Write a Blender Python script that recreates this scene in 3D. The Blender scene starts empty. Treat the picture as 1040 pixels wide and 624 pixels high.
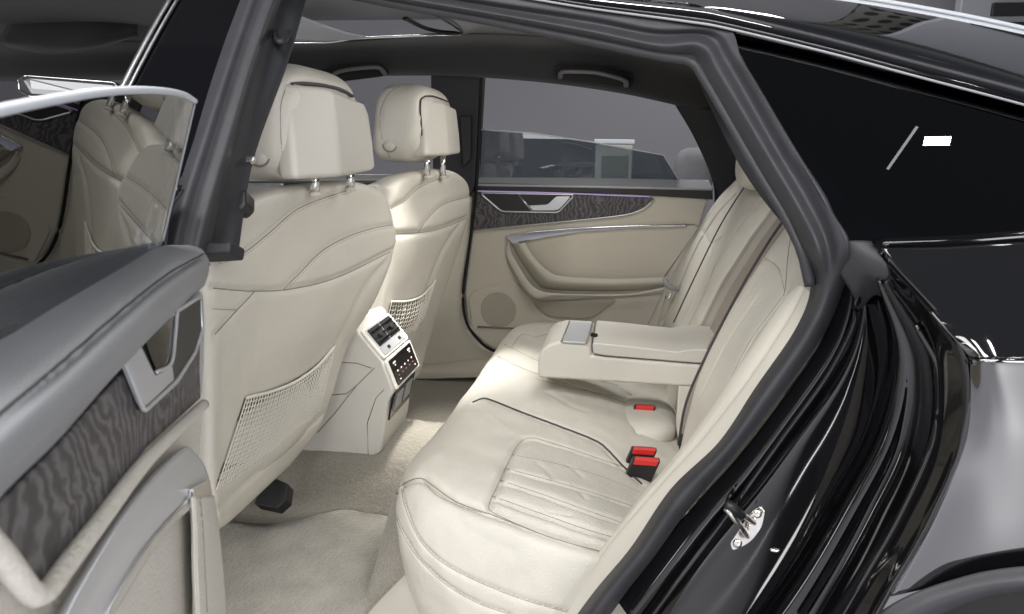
import bpy, bmesh, math, random
from mathutils import Vector, Matrix, noise
from mathutils.bvhtree import BVHTree
from mathutils.kdtree import KDTree
random.seed(4)
S = bpy.context.scene
COL = S.collection
R = math.radians
V = Vector
# ------------------------------------------------------------------ camera
F = 740.0
CAM = V((0, 0, 1.12))
pitch, yaw, roll = R(12.3), R(8.3), R(0.9)
cam = bpy.data.cameras.new('camera'); co = bpy.data.objects.new('camera', cam); COL.objects.link(co)
co.location = CAM
M3 = Matrix.Rotation(yaw, 3, 'Z') @ Matrix.Rotation(R(90) - pitch, 3, 'X') @ Matrix.Rotation(roll, 3, 'Z')
co.rotation_euler = M3.to_euler()
cam.sensor_width = 36; cam.lens = F / 1040 * 36
cam.clip_start = 0.02; cam.clip_end = 200
cam.dof.use_dof = True; cam.dof.focus_distance = 1.6; cam.dof.aperture_fstop = 16
S.camera = co

def ray(px, py):
    return M3 @ V(((px - 520) / F, -(py - 312) / F, -1))
def P(px, py, Y):
    d = ray(px, py); return CAM + d * (Y / d.y)
def PP(px, py, o, n):
    d = ray(px, py); return CAM + d * ((o - CAM).dot(n) / d.dot(n))
def yb(py, off=0.0):      # lateral position of the body side above the belt (tumblehome)
    return .965 / (1 + .000912 * (min(py, 255) - 150)) + off
# door frame: open near door
HN = V((-.485, .85, 0)); DN = V((.927, .3746, 0)).normalized()
def D(px, py, off=0.0):
    return PP(px, py, HN + DN * (-.010 + off * .55), DN)
def pt(p):
    return p.copy() if isinstance(p, Vector) else (p[3](p[0], p[1], p[2]) if len(p) > 3 else P(*p))

# ------------------------------------------------------------------ curves
def cr(pts, n, closed=False):
    pts = [pt(p) for p in pts]; m = len(pts); out = []
    if m == 2: return [pts[0].lerp(pts[1], i / (n - 1)) for i in range(n)]
    segs = m if closed else m - 1
    for i in range(n):
        u = i / (n if closed else n - 1) * segs
        k = min(int(u), segs - 1); f = u - k
        if closed: a, b, c, d = pts[(k - 1) % m], pts[k % m], pts[(k + 1) % m], pts[(k + 2) % m]
        else:
            b, c = pts[k], pts[k + 1]
            a = pts[k - 1] if k > 0 else b * 2 - c
            d = pts[k + 2] if k + 2 < m else c * 2 - b
        out.append(.5 * ((2 * b) + (c - a) * f + (2 * a - 5 * b + 4 * c - d) * f * f + (3 * b - a - 3 * c + d) * f ** 3))
    return out
def arc(pts, n, closed=False):
    q = cr(pts, max(8 * len(pts), 40), closed)
    if closed: q.append(q[0].copy())
    L = [0]
    for a, b in zip(q, q[1:]): L.append(L[-1] + (b - a).length)
    out = []; j = 0; N = n if closed else n - 1
    for i in range(n):
        s = L[-1] * i / N
        while j < len(L) - 2 and L[j + 1] < s: j += 1
        t = (s - L[j]) / max(L[j + 1] - L[j], 1e-9); out.append(q[j].lerp(q[j + 1], min(max(t, 0), 1)))
    return out

# ------------------------------------------------------------------ objects
def thing(name, label, cat, loc=(0, 0, 0), group=None):
    o = bpy.data.objects.new(name, None); COL.objects.link(o); o.location = loc; o.empty_display_size = .1
    o['label'] = label; o['category'] = cat
    if group: o['group'] = group
    return o
def tag(o, label, cat, group=None):
    o['label'] = label; o['category'] = cat
    if group: o['group'] = group
    return o
def mk(name, vs, fs, mat, parent=None, smooth=True, label=None):
    vs = [V(v) for v in vs]
    lo = V([min(v[i] for v in vs) for i in range(3)]); hi = V([max(v[i] for v in vs) for i in range(3)])
    org = V(((lo.x + hi.x) / 2, (lo.y + hi.y) / 2, lo.z))
    me = bpy.data.meshes.new(name); me.from_pydata([v - org for v in vs], [], fs); me.update()
    if smooth: me.polygons.foreach_set('use_smooth', [True] * len(me.polygons))
    me.materials.append(mat)
    o = bpy.data.objects.new(name, me); COL.objects.link(o)
    loc = org.copy(); par = parent
    while par: loc -= V(par.location); par = par.parent
    o.location = loc
    if parent: o.parent = parent
    if label: o['label'] = label
    o['_n'] = 0; del o['_n']
    ORG[o.name] = org
    return o
ORG = {}
def gridfaces(nu, nv, cu=False):
    f = []
    for j in range(nv - 1):
        for i in range(nu if cu else nu - 1):
            i2 = (i + 1) % nu
            f.append((j * nu + i, j * nu + i2, (j + 1) * nu + i2, (j + 1) * nu + i))
    return f
def solid(o, th, off=-1):
    m = o.modifiers.new('s', 'SOLIDIFY'); m.thickness = th; m.offset = off; return o
def bev(o, w, seg=3, ang=35):
    m = o.modifiers.new('b', 'BEVEL'); m.width = w; m.segments = seg; m.limit_method = 'ANGLE'; m.angle_limit = R(ang)
    m.harden_normals = False
    return o
def orient(vs, fs, toward=None):
    c = 0
    for f in fs[::max(1, len(fs) // 60)]:
        a, b, d = vs[f[0]], vs[f[1]], vs[f[2]]
        n = (b - a).cross(d - a); t = (toward - a) if toward is not None else (CAM - a)
        c += n.normalized().dot(t.normalized()) if n.length > 0 else 0
    return [tuple(reversed(f)) for f in fs] if c < 0 else fs
def loft(name, rows, mat, parent=None, nu=40, nv=30, th=.003, seams=None, extra=None, label=None, toward=None):
    n0 = len(rows[0])
    same = all(len(r) == n0 for r in rows)
    rr = [cr(r, nu) if same else arc(r, nu) for r in rows]
    cols = [cr([r[i] for r in rr], nv) if len(rr) > 2 else [rr[0][i].lerp(rr[1][i], j / (nv - 1)) for j in range(nv)] for i in range(nu)]
    vs = [cols[i][j] for j in range(nv) for i in range(nu)]
    fs = orient(vs, gridfaces(nu, nv), toward)
    return soft(name, vs, fs, mat, parent, th, seams, extra, label)
def ext(rows, k=1.3, front=0):
    out = []
    for r in rows:
        q = [pt(p) for p in r]; q = q + [q[-1] + (q[-1] - q[-2]) * k]
        if front: q = [q[0] + (q[0] - q[1]) * front] + q
        out.append(q)
    return out
def vnorms(vs, fs):
    ns = [V((0, 0, 0)) for _ in vs]
    for f in fs:
        n = (vs[f[1]] - vs[f[0]]).cross(vs[f[2]] - vs[f[0]])
        for k in f: ns[k] += n
    return [n.normalized() if n.length > 0 else V((0, 0, 1)) for n in ns]
class Surf:
    def __init__(s, vs, fs): s.t = BVHTree.FromPolygons(vs, fs)
    def hit(s, px, py):
        d = ray(px, py).normalized(); h = s.t.ray_cast(CAM, d); return (h[0], h[1]) if h[0] is not None else None
    def line(s, pix, step=.004, lift=0.0):
        # trace drawn over the surface: project every small step
        q = []
        m = len(pix); dense = []
        pv = [V((a[0], a[1], 0)) for a in pix]
        dense = cr(pv, max(2, (m - 1) * 14 + 1)) if m > 2 else [pv[0].lerp(pv[1], i / 14) for i in range(15)]
        for c in dense:
            h = s.hit(c.x, c.y)
            if h: q.append(h[0] + (h[1] if h[1].dot(CAM - h[0]) > 0 else -h[1]) * lift)
        if len(q) < 2: return []
        L = sum((b - a).length for a, b in zip(q, q[1:]))
        return arc(q, max(3, int(L / step)))
SURF = {}
def soft(name, vs, fs, mat, parent, th, seams=None, extra=None, label=None):
    """leather-like surface: seams = list of (pixel polyline, depth, width, tube radius, stitch)"""
    if seams:
        s0 = Surf(vs, fs); ns = vnorms(vs, fs)
        lines = [(s0.line(sm[0]), sm) for sm in seams]
        disp = [0.0] * len(vs)
        for ln, sm in lines:
            if not ln or sm[1] == 0: continue
            kd = KDTree(len(ln))
            for i, p in enumerate(ln): kd.insert(p, i)
            kd.balance(); w = sm[2]
            for i, v in enumerate(vs):
                d = kd.find(v)[2]
                if d < 4 * w:
                    disp[i] = max(disp[i], 1.35 * sm[1] * (math.exp(-(d / w) ** 2) * .6 + math.exp(-(d / (w * .4)) ** 2) * .4))
        vs = [v - n * d for v, n, d in zip(vs, ns, disp)]
    if extra:
        ns = vnorms(vs, fs); vs = [v + n * extra(v) for v, n in zip(vs, ns)]
    o = mk(name, vs, fs, mat, parent, label=label)
    if th: solid(o, th)
    SURF[o.name] = Surf(vs, fs)
    if seams:
        s1 = SURF[o.name]
        par = o if (parent is None or parent.parent is None) else parent
        for sm in seams:
            T = ([], []); ST = ([], [])
            if sm[3] > 0:
                ln = s1.line(sm[0], .006, sm[3] * .3)
                if len(ln) > 2: addtube(T, ln, sm[3], 6)
            if len(sm) > 4 and sm[4]:
                for side in ([1, -1] if sm[4] == 2 else [1]):
                    ln = s1.line([(a[0] + side * sm[5][0], a[1] + side * sm[5][1]) for a in sm[0]], .0042, .0004)
                    for a, b in list(zip(ln, ln[1:]))[::2]: addtube(ST, [a, b], .0007, 4)
            if T[0]: mk('seam', T[0], T[1], MAT[sm[6]] if len(sm) > 6 else MAT['seam'], par)
            if ST[0]: mk('stitching', ST[0], ST[1], MAT['stitch'], par)
    return o
def addtube(T, pts, r, n=8, r2=None, closed=False, flat=1.0, upv=None):
    vs, fs = T; b0 = len(vs); m = len(pts); up = upv or V((0, 0, 1))
    for i, p in enumerate(pts):
        a = pts[(i - 1) % m if closed else max(i - 1, 0)]; b = pts[(i + 1) % m if closed else min(i + 1, m - 1)]
        t = (b - a).normalized(); s = t.cross(up)
        if s.length < 1e-3: s = t.cross(V((1, 0, 0)))
        s.normalize(); u = s.cross(t)
        rr = r if r2 is None else r + (r2 - r) * i / (m - 1)
        for k in range(n):
            an = 2 * math.pi * k / n; vs.append(p + s * math.cos(an) * rr + u * math.sin(an) * rr * flat)
    for i in range(m if closed else m - 1):
        for k in range(n):
            k2 = (k + 1) % n; i2 = (i + 1) % m
            fs.append((b0 + i * n + k, b0 + i * n + k2, b0 + i2 * n + k2, b0 + i2 * n + k))
    if not closed:
        fs.append(tuple(b0 + k for k in reversed(range(n)))); fs.append(tuple(b0 + (m - 1) * n + k for k in range(n)))
def tube(name, pts, r, mat, parent=None, n=10, r2=None, closed=False, flat=1.0, dense=0, upv=None, label=None):
    pts = [pt(p) for p in pts]
    if dense: pts = arc(pts, dense, closed)
    T = ([], []); addtube(T, pts, r, n, r2, closed, flat, upv)
    return mk(name, T[0], T[1], mat, parent, label=label)
def plate(name, outline, mat, parent=None, th=.01, n=None, bevel=.003, seg=3, dens=0, closed_smooth=False, label=None, front=None):
    """polygon seen from the camera, extruded away from it; dens>0 smooths the outline"""
    q = [pt(p) for p in outline]
    if dens: q = arc(q, dens, True)
    nn = V((0, 0, 0))
    for i in range(len(q)):
        a, b = q[i], q[(i + 1) % len(q)]; nn += (a).cross(b)
    nn.normalize()
    c = sum(q, V((0, 0, 0))) / len(q)
    if n is not None: nn = n.copy()
    flip = nn.dot(CAM - c) < 0
    if flip: nn = -nn
    m = len(q); vs = q + [p - nn * th for p in q]
    test = V((0, 0, 0))
    for i in range(m): test += q[i].cross(q[(i + 1) % m])
    order = list(range(m)) if test.dot(nn) > 0 else list(reversed(range(m)))
    fs = [tuple(order), tuple(m + k for k in reversed(order))]
    for i in range(m):
        a, b = order[i], order[(i + 1) % m]; fs.append((b, a, m + a, m + b))
    o = mk(name, vs, fs, mat, parent, smooth=False, label=label)
    if bevel:
        bev(o, bevel, seg); 
        o.data.polygons.foreach_set('use_smooth', [True] * len(o.data.polygons))
        w = o.modifiers.new('w', 'WEIGHTED_NORMAL'); w.keep_sharp = False; w.weight = 100
    return o
def rbox(name, lo, hi, mat, parent=None, b=.01, seg=4, taper=None, label=None):
    vs = [V((x, y, z)) for x in (lo[0], hi[0]) for y in (lo[1], hi[1]) for z in (lo[2], hi[2])]
    if taper: vs = [taper(v) for v in vs]
    fs = [(0, 1, 3, 2), (4, 6, 7, 5), (0, 4, 5, 1), (2, 3, 7, 6), (0, 2, 6, 4), (1, 5, 7, 3)]
    o = mk(name, vs, fs, mat, parent, label=label)
    if b:
        bev(o, b, seg); w = o.modifiers.new('w', 'WEIGHTED_NORMAL'); w.weight = 100
    return o
def blob(name, c, size, mat, parent=None, e=3.0, nu=48, nv=28, warp=None, seams=None, e2=None, label=None):
    """superellipsoid cushion"""
    vs = []; e2 = e2 or e
    def sp(x, p): return math.copysign(abs(x) ** p, x)
    for j in range(nv + 1):
        ph = -math.pi / 2 + math.pi * j / nv
        for i in range(nu):
            th = 2 * math.pi * i / nu
            v = V((sp(math.cos(ph), 2 / e2) * sp(math.cos(th), 2 / e) * size[0] / 2,
                   sp(math.cos(ph), 2 / e2) * sp(math.sin(th), 2 / e) * size[1] / 2,
                   sp(math.sin(ph), 2 / e2) * size[2] / 2))
            if warp: v = warp(v)
            vs.append(v + V(c))
    fs = gridfaces(nu, nv + 1, True)
    return soft(name, vs, fs, mat, parent, 0, seams, label=label)
def ring(name, outline, w, mat, parent=None, th=.004, dens=60, r=None, label=None):
    """a frame: a flat-ish tube along the closed outline"""
    q = arc([pt(p) for p in outline], dens, True) if dens else [pt(p) for p in outline]
    return tube(name, q, w, mat, parent, n=8, closed=True, label=label)
def sharp(pts, k=.12):
    """polygon with slightly rounded corners -> dense outline"""
    q = [pt(p) for p in pts]; out = []; m = len(q)
    for i in range(m):
        a, b, c = q[i - 1], q[i], q[(i + 1) % m]
        r = min((a - b).length, (c - b).length) * k
        p0 = b + (a - b).normalized() * r; p1 = b + (c - b).normalized() * r
        for t in (0, .25, .5, .75, 1): out.append(p0 * (1 - t) ** 2 + b * 2 * t * (1 - t) + p1 * t * t)
    return out

# ------------------------------------------------------------------ materials
MAT = {}
def mat(name, col, rough=.5, metal=0, noise_amt=.0, noise_scale=20, bump=0, bump_scale=200, coat=0, spec=.5, bump2=0, bump2_scale=20, sheen=0, ior=1.5, stretch=None):
    m = bpy.data.materials.new(name); m.use_nodes = True; nt = m.node_tree; b = nt.nodes['Principled BSDF']
    b.inputs['Base Color'].default_value = (*col, 1); b.inputs['Roughness'].default_value = rough
    b.inputs['Metallic'].default_value = metal; b.inputs['Coat Weight'].default_value = coat
    b.inputs['Coat Roughness'].default_value = .02
    b.inputs['Specular IOR Level'].default_value = spec; b.inputs['IOR'].default_value = ior
    b.inputs['Sheen Weight'].default_value = sheen
    tc = nt.nodes.new('ShaderNodeTexCoord'); mp = nt.nodes.new('ShaderNodeMapping')
    nt.links.new(tc.outputs['Object'], mp.inputs[0])
    if stretch: mp.inputs['Scale'].default_value = stretch
    if noise_amt:
        n = nt.nodes.new('ShaderNodeTexNoise'); n.inputs['Scale'].default_value = noise_scale; n.inputs['Detail'].default_value = 6
        nt.links.new(mp.outputs[0], n.inputs[0])
        r = nt.nodes.new('ShaderNodeMapRange'); r.inputs[1].default_value = .3; r.inputs[2].default_value = .7
        r.inputs[3].default_value = 1 - noise_amt; r.inputs[4].default_value = 1 + noise_amt
        nt.links.new(n.outputs[0], r.inputs[0])
        h = nt.nodes.new('ShaderNodeMix'); h.data_type = 'RGBA'; h.blend_type = 'MULTIPLY'; h.inputs[0].default_value = 1
        h.inputs[6].default_value = (*col, 1)
        nt.links.new(r.outputs[0], h.inputs[7]); nt.links.new(h.outputs[2], b.inputs['Base Color'])
    last = None
    for st, sc, kind in ((bump, bump_scale, 'v'), (bump2, bump2_scale, 'n')):
        if not st: continue
        if kind == 'v':
            n = nt.nodes.new('ShaderNodeTexVoronoi'); n.inputs['Scale'].default_value = sc
        else:
            n = nt.nodes.new('ShaderNodeTexNoise'); n.inputs['Scale'].default_value = sc; n.inputs['Detail'].default_value = 4
        nt.links.new(mp.outputs[0], n.inputs[0])
        bp = nt.nodes.new('ShaderNodeBump'); bp.inputs['Strength'].default_value = st; bp.inputs['Distance'].default_value = .001 if kind == 'v' else .004
        nt.links.new(n.outputs[0], bp.inputs['Height'])
        if last: nt.links.new(last.outputs[0], bp.inputs['Normal'])
        last = bp
    if last: nt.links.new(last.outputs[0], b.inputs['Normal'])
    MAT[name] = m; return m
mat('leather', (.60, .573, .51), .42, noise_amt=.045, noise_scale=7, bump=.5, bump_scale=420, bump2=.6, bump2_scale=16, spec=.35)
mat('perforated_leather', (.565, .54, .48), .48, noise_amt=.03, noise_scale=9, bump=.9, bump_scale=330, bump2=.3, bump2_scale=25, spec=.3)
mat('backrest_shell', (.54, .515, .465), .45, noise_amt=.02, noise_scale=6, bump=.15, bump_scale=700, spec=.35)
mat('beige_trim', (.62, .59, .515), .5, noise_amt=.02, noise_scale=8, bump=.2, bump_scale=800, spec=.3)
mat('door_trim', (.60, .56, .475), .5, noise_amt=.02, noise_scale=8, bump=.2, bump_scale=600, spec=.3)
mat('console_trim', (.61, .59, .54), .45, bump=.15, bump_scale=800)
mat('speaker_cloth', (.42, .385, .32), .7, bump=.8, bump_scale=260)
mat('sill_beige', (.40, .375, .33), .5, noise_amt=.03, bump=.2, bump_scale=800)
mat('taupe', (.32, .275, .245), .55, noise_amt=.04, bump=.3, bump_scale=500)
mat('pocket_shade', (.13, .11, .09), .8)  # dark colour stands in for the shade inside the net pocket
mat('seam', (.22, .20, .175), .7)
mat('dark_piping', (.05, .045, .05), .6)
mat('stitch', (.42, .38, .31), .7)
mat('net', (.74, .71, .64), .6)
mat('carpet', (.27, .25, .212), .95, noise_amt=.16, noise_scale=220, bump=1, bump_scale=260, bump2=.8, bump2_scale=90, spec=.1, sheen=.3)
mat('mat_carpet', (.315, .294, .25), .95, noise_amt=.17, noise_scale=16, bump=1, bump_scale=240, bump2=1, bump2_scale=110, spec=.1, sheen=.5)
mat('frame_rubber', (.038, .0372, .042), .5, noise_amt=.12, noise_scale=30, bump=.2, bump_scale=900, spec=.35, bump2=.05, bump2_scale=30)
mat('pillar_trim', (.014, .015, .019), .6, bump=.3, bump_scale=900)
mat("headliner", (.024, .024, .0265), .85, noise_amt=.06, bump=.4, bump_scale=800, sheen=.2)
mat('sill_leather', (.24, .247, .26), .45, noise_amt=.03, noise_scale=12, bump=.25, bump_scale=1100, spec=.4)
mat('black_paint', (.003, .003, .0035), .06, coat=1, spec=.7, ior=1.6)
MAT['black_paint'].node_tree.nodes['Principled BSDF'].inputs['Coat IOR'].default_value = 1.9
mat('black_gloss', (.003, .003, .004), .08, coat=.2, spec=.4)
mat('jamb_paint', (.0025, .0025, .003), .07, coat=.6, spec=.5)
mat('black_plastic', (.012, .012, .013), .45)
mat('dark_void', (.006, .006, .006), .8)
mat('chrome', (.86, .86, .87), .14, metal=1)
mat('satin_metal', (.62, .625, .64), .30, metal=1, noise_amt=.03, noise_scale=60)
mat('brushed_grey', (.44, .445, .455), .35, metal=.5, noise_amt=.03, noise_scale=60)
mat('bright_metal', (.80, .78, .74), .22, metal=1, noise_amt=.1, noise_scale=60)
mat('grey_plastic', (.30, .305, .32), .4)
mat('handle_grey', (.14, .14, .15), .5)
mat('silver_plastic', (.50, .51, .53), .35, metal=.4)
mat('red_plastic', (.62, .03, .025), .35)
mat('wall', (.25, .248, .268), .75, noise_amt=.03, noise_scale=1.2)
mat('floor', (.40, .40, .44), .35, noise_amt=.05, noise_scale=2)
mat('white_cabinet', (.62, .63, .58), .5)
mat('grille', (.30, .31, .29), .5)
mat('grey_fabric', (.16, .16, .17), .9, noise_amt=.1, noise_scale=12, bump2=.6, bump2_scale=20)
mat('pale_panel', (.26, .265, .29), .5)
mat('light_grey', (.60, .63, .68), .5)
def wood():
    m = mat('grey_wood', (.05, .047, .05), .5, bump=.15, bump_scale=900, spec=.25); nt = m.node_tree; b = nt.nodes['Principled BSDF']
    mp = [n for n in nt.nodes if n.type == 'MAPPING'][0]
    ns = nt.nodes.new('ShaderNodeTexNoise'); ns.inputs['Scale'].default_value = 9; ns.inputs['Detail'].default_value = 4
    nt.links.new(mp.outputs[0], ns.inputs[0])
    mx = nt.nodes.new('ShaderNodeMix'); mx.data_type = 'RGBA'; mx.inputs[0].default_value = .12
    nt.links.new(mp.outputs[0], mx.inputs[6]); nt.links.new(ns.outputs[1], mx.inputs[7])
    w = nt.nodes.new('ShaderNodeTexWave'); w.inputs['Scale'].default_value = 34; w.inputs['Distortion'].default_value = 5.5
    w.inputs['Detail'].default_value = 3; w.inputs['Detail Scale'].default_value = 2.2; w.bands_direction = 'Y'
    nt.links.new(mx.outputs[2], w.inputs[0])
    c = nt.nodes.new('ShaderNodeValToRGB'); e = c.color_ramp.elements
    e[0].position = .0; e[0].color = (.058, .053, .055, 1); e[1].position = 1; e[1].color = (.145, .138, .142, 1)
    k = e.new(.6); k.color = (.085, .079, .082, 1)
    nt.links.new(w.outputs[0], c.inputs[0]); nt.links.new(c.outputs[0], b.inputs['Base Color'])
    return m
wood()
w2 = MAT['grey_wood'].copy(); MAT['grey_wood_far'] = w2
_w = [n for n in w2.node_tree.nodes if n.type == 'TEX_WAVE'][0]; _w.bands_direction = 'X'; _w.inputs['Scale'].default_value = 26
[n for n in w2.node_tree.nodes if n.type == 'VALTORGB'][0].color_ramp.elements[2].color = (.14, .132, .145, 1)
def glass(name, tint, alpha_tr, rough=0.0):
    m = bpy.data.materials.new(name); m.use_nodes = True; nt = m.node_tree; nt.nodes.remove(nt.nodes['Principled BSDF'])
    out = nt.nodes['Material Output']
    tr = nt.nodes.new('ShaderNodeBsdfTransparent'); tr.inputs[0].default_value = (*tint, 1)
    gl = nt.nodes.new('ShaderNodeBsdfGlossy'); gl.inputs[0].default_value = (.95, .97, 1, 1); gl.inputs['Roughness'].default_value = rough
    fr = nt.nodes.new('ShaderNodeFresnel'); fr.inputs[0].default_value = alpha_tr
    mx = nt.nodes.new('ShaderNodeMixShader')
    nt.links.new(fr.outputs[0], mx.inputs[0]); nt.links.new(tr.outputs[0], mx.inputs[1]); nt.links.new(gl.outputs[0], mx.inputs[2])
    nt.links.new(mx.outputs[0], out.inputs[0]); MAT[name] = m
glass('clear_glass', (.55, .58, .60), 1.6)
glass('door_glass', (.40, .42, .44), 2.3)
glass('privacy_glass', (.10, .11, .13), 1.7)
def emis(name, col, st):
    m = bpy.data.materials.new(name); m.use_nodes = True; b = m.node_tree.nodes['Principled BSDF']
    b.inputs['Base Color'].default_value = (*col, 1); b.inputs['Emission Color'].default_value = (*col, 1); b.inputs['Emission Strength'].default_value = st
    MAT[name] = m
emis('ambient_light', (.45, .35, .65), .28)
emis('display_lit', (.7, .68, .65), .3)
emis('display_red', (.8, .12, .08), .35)

# ------------------------------------------------------------------ showroom
def struct(name, o): o.name = name; o['kind'] = 'structure'; return o
fl = mk('floor', [(-40, -30, 0), (40, -30, 0), (40, 40, 0), (-40, 40, 0)], [(0, 1, 2, 3)], MAT['floor']); fl['kind'] = 'structure'
wl = rbox('showroom_wall', (-30, 6.4, 0), (6.2, 6.6, 4.6), MAT['wall'], b=.01); tag(wl, 'plain dark grey showroom wall seen through the far car windows', 'wall')
# cabinet seen through the far window, above the lowered glass
Yc = 5.2
t = thing('radiator_cabinet', 'white cabinet with a grey grille standing by the showroom wall, seen through the far window', 'cabinet', (P(623, 180, Yc).x, Yc, 0))
a = P(605, 146, Yc); b = P(641, 190, Yc)
rbox('body', (a.x, Yc, 0.0), (b.x, Yc + .35, a.z), MAT['white_cabinet'], t, .01)
rbox('top', (a.x - .01, Yc - .02, a.z), (b.x + .01, Yc + .36, a.z + .03), MAT['light_grey'], t, .006)
g0 = P(611, 158, Yc - .012); g1 = P(637, 182, Yc)
gv = ([], [])
rbox('grille', (g0.x, Yc - .012, g1.z - .1), (g1.x, Yc + .02, g0.z), MAT['grille'], t, .004)
t = thing('armchair', 'grey upholstered armchair beyond the rear of the far window', 'armchair', (P(705, 180, 4.6).x, 4.6, 0))
a = P(706, 186, 4.6)
blob('backrest', (a.x, 4.75, a.z + .06), (.24, .2, .30), MAT['grey_fabric'], t, e=3)
blob('seat', (a.x, 4.45, a.z - .5), (.6, .6, .25), MAT['grey_fabric'], t, e=3)
rbox('base', (a.x - .25, 4.3, 0), (a.x + .25, 4.8, a.z - .55), MAT['grey_fabric'], t, .03)
# far part of the room past the roof
t = thing('ventilation_panel', 'pale grey wall panel with dark louvres high at the right', 'vent panel', (P(1020, 5, 5).x, 5, 0))
a = P(985, -60, 5.5); b = P(1200, 140, 5.5)
rbox('panel', (a.x, 5.5, 0), (b.x, 5.6, a.z + 1), MAT['pale_panel'], t, .01)
for k in range(6):
    q = P(1008, 8, 5.48); q2 = P(1080, 8 , 5.48)
    rbox('louvre', (q.x, 5.47, q.z - .05 + .12 * (k - 3)), (q2.x + .6, 5.51, q.z + .03 + .12 * (k - 3)), MAT['black_plastic'], t, .004)

# ------------------------------------------------------------------ THE CAR
CARL = (0, 1.68, 0)
car = thing('black_car', 'glossy black hatchback car with its near rear door open on a beige cabin', 'car', CARL)
def CP(*a): return P(*a)

# carpeted floor pan
prof = [(-.2, .60, .25), (0, .80, .27), (0, .95, .27), (0, 1.2, .27), (0, 1.42, .27), (0, 1.47, .28), (0, 1.52, .36), (0, 1.57, .398), (0, 1.68, .412), (0, 1.77, .405), (0, 1.83, .38), (0, 1.88, .31), (0, 1.95, .30), (0, 2.2, .31), (0, 2.5, .32)]
rows = [[V((x, p[1], p[2])) for p in prof] for x in (-2.2, -1.6, -1.2, -.8, -.5, -.3, -.1, .3)]
def cn(v): return .003 * noise.noise(v * 9) + .0010 * noise.noise(v * 90) + .0008 * noise.noise(v * 200)
loft('floor_carpet', rows, MAT['carpet'], car, nu=230, nv=330, th=.004, extra=cn, toward=V((0, 1.6, 3)))
# far side inner structure ------------------------------------------------
FY = 2.44
# far sill and B pillar lower trim
plate('pillar_lower_trim', [(396, 186, FY), (482, 190, FY), (478, 240, FY), (470, 300, FY), (474, 335, FY), (490, 352, FY), (520, 362, FY), (520, 376, FY), (470, 378, FY), (400, 376, FY)], MAT['door_trim'], car, th=.12, bevel=.012, seg=4)
loft('sill_trim', [[(390, 366, FY - .0), (430, 370, FY - .0), (470, 366, FY), (520, 362, FY)], [(390, 372, FY - .05), (430, 376, FY - .05), (470, 376, FY - .05), (520, 374, FY - .05)], [(390, 384, FY - .06), (430, 385, FY - .06), (470, 384, FY - .06), (520, 382, FY - .06)]], MAT['door_trim'], car, nu=30, nv=12, th=.004)
plate('pillar_upper_trim', [(437, 74, FY - .02), (489, 76, FY - .02), (486, 130, FY - .02), (483, 188, FY - .02), (478, 200, FY - .02), (440, 196, FY - .02), (438, 120, FY - .02)], MAT['pillar_trim'], car, th=.08, bevel=.008)
rbx = P(476, 165, FY - .04)
plate('belt_guide', [(467, 118, FY - .035), (478, 118, FY - .035), (478, 162, FY - .035), (470, 170, FY - .035)], MAT['black_plastic'], car, th=.02, bevel=.003)
tube('door_seal', [(489, 78, FY - .02), (487, 130, FY - .02), (484, 190, FY - .02), (478, 240, FY - .02), (470.5, 295, FY - .02), (473, 325, FY - .02), (484, 343, FY - .02), (500, 356, FY - .02), (530, 362, FY - .02)], .005, MAT['dark_void'], car, dense=50)

# far rear door
fd = plate('rear_door', [(483, 186, FY), (724, 190, FY), (700, 260, FY), (668, 340, FY), (640, 380, FY), (520, 362, FY), (500, 355, FY), (484, 342, FY), (475, 325, FY), (472, 297, FY), (480, 235, FY)], MAT['door_trim'], car, th=.06, bevel=.008, label='closed far rear door with beige trim and grey wood')
o1 = FY - .012
plate('belt_strip', [(483, 186, o1), (724, 191, o1), (724, 203, o1), (640, 197.5, o1), (483, 193.5, o1)], MAT['black_plastic'], fd, th=.03, bevel=.002)
plate('sill_top', [(483, 180, o1 + .03), (600, 180.5, o1 + .03), (720, 183, o1 + .03), (724, 192, o1 - .004), (600, 189.5, o1 - .004), (483, 187.5, o1 - .004)], MAT['silver_plastic'], fd, th=.02, bevel=.002)
tube('ambient_light_strip', [(484, 194.2, o1 - .004), (560, 196, o1 - .004), (620, 198.5, o1 - .004), (660, 200, o1 - .004)], .0022, MAT['ambient_light'], fd, dense=20)
plate('wood_trim', [(480, 195, o1), (560, 197, o1), (663, 201, o1), (655, 210, o1), (640, 217, o1), (620, 220, o1), (560, 226, o1), (477, 234, o1)], MAT['grey_wood_far'], fd, th=.02, bevel=.002)
tube('wood_edge', [(477, 234.5, o1 - .001), (560, 226.5, o1 - .001), (620, 220.5, o1 - .001), (643, 216.5, o1 - .001), (657, 210, o1 - .001), (664, 202, o1 - .001)], .0022, MAT['satin_metal'], fd, dense=30)
# inner handle
hb = sharp([(487, 196, o1 - .004), (584, 198, o1 - .004), (567, 216, o1 - .004), (509, 215, o1 - .004)], .15)
plate('handle_recess', hb, MAT['black_plastic'], fd, th=.01, bevel=0)
tube('handle_bezel', hb, .0036, MAT['satin_metal'], fd, closed=True)
tube('handle_divider', [(526, 198, o1 - .006), (541, 215, o1 - .006)], .004, MAT['satin_metal'], fd)
plate('handle', sharp([(537, 209, o1 - .010), (556, 208, o1 - .010), (565, 199.5, o1 - .010), (580, 199.5, o1 - .010), (567, 214, o1 - .010), (541, 214, o1 - .010)], .2), MAT['satin_metal'], fd, th=.006, bevel=.002)
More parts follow.
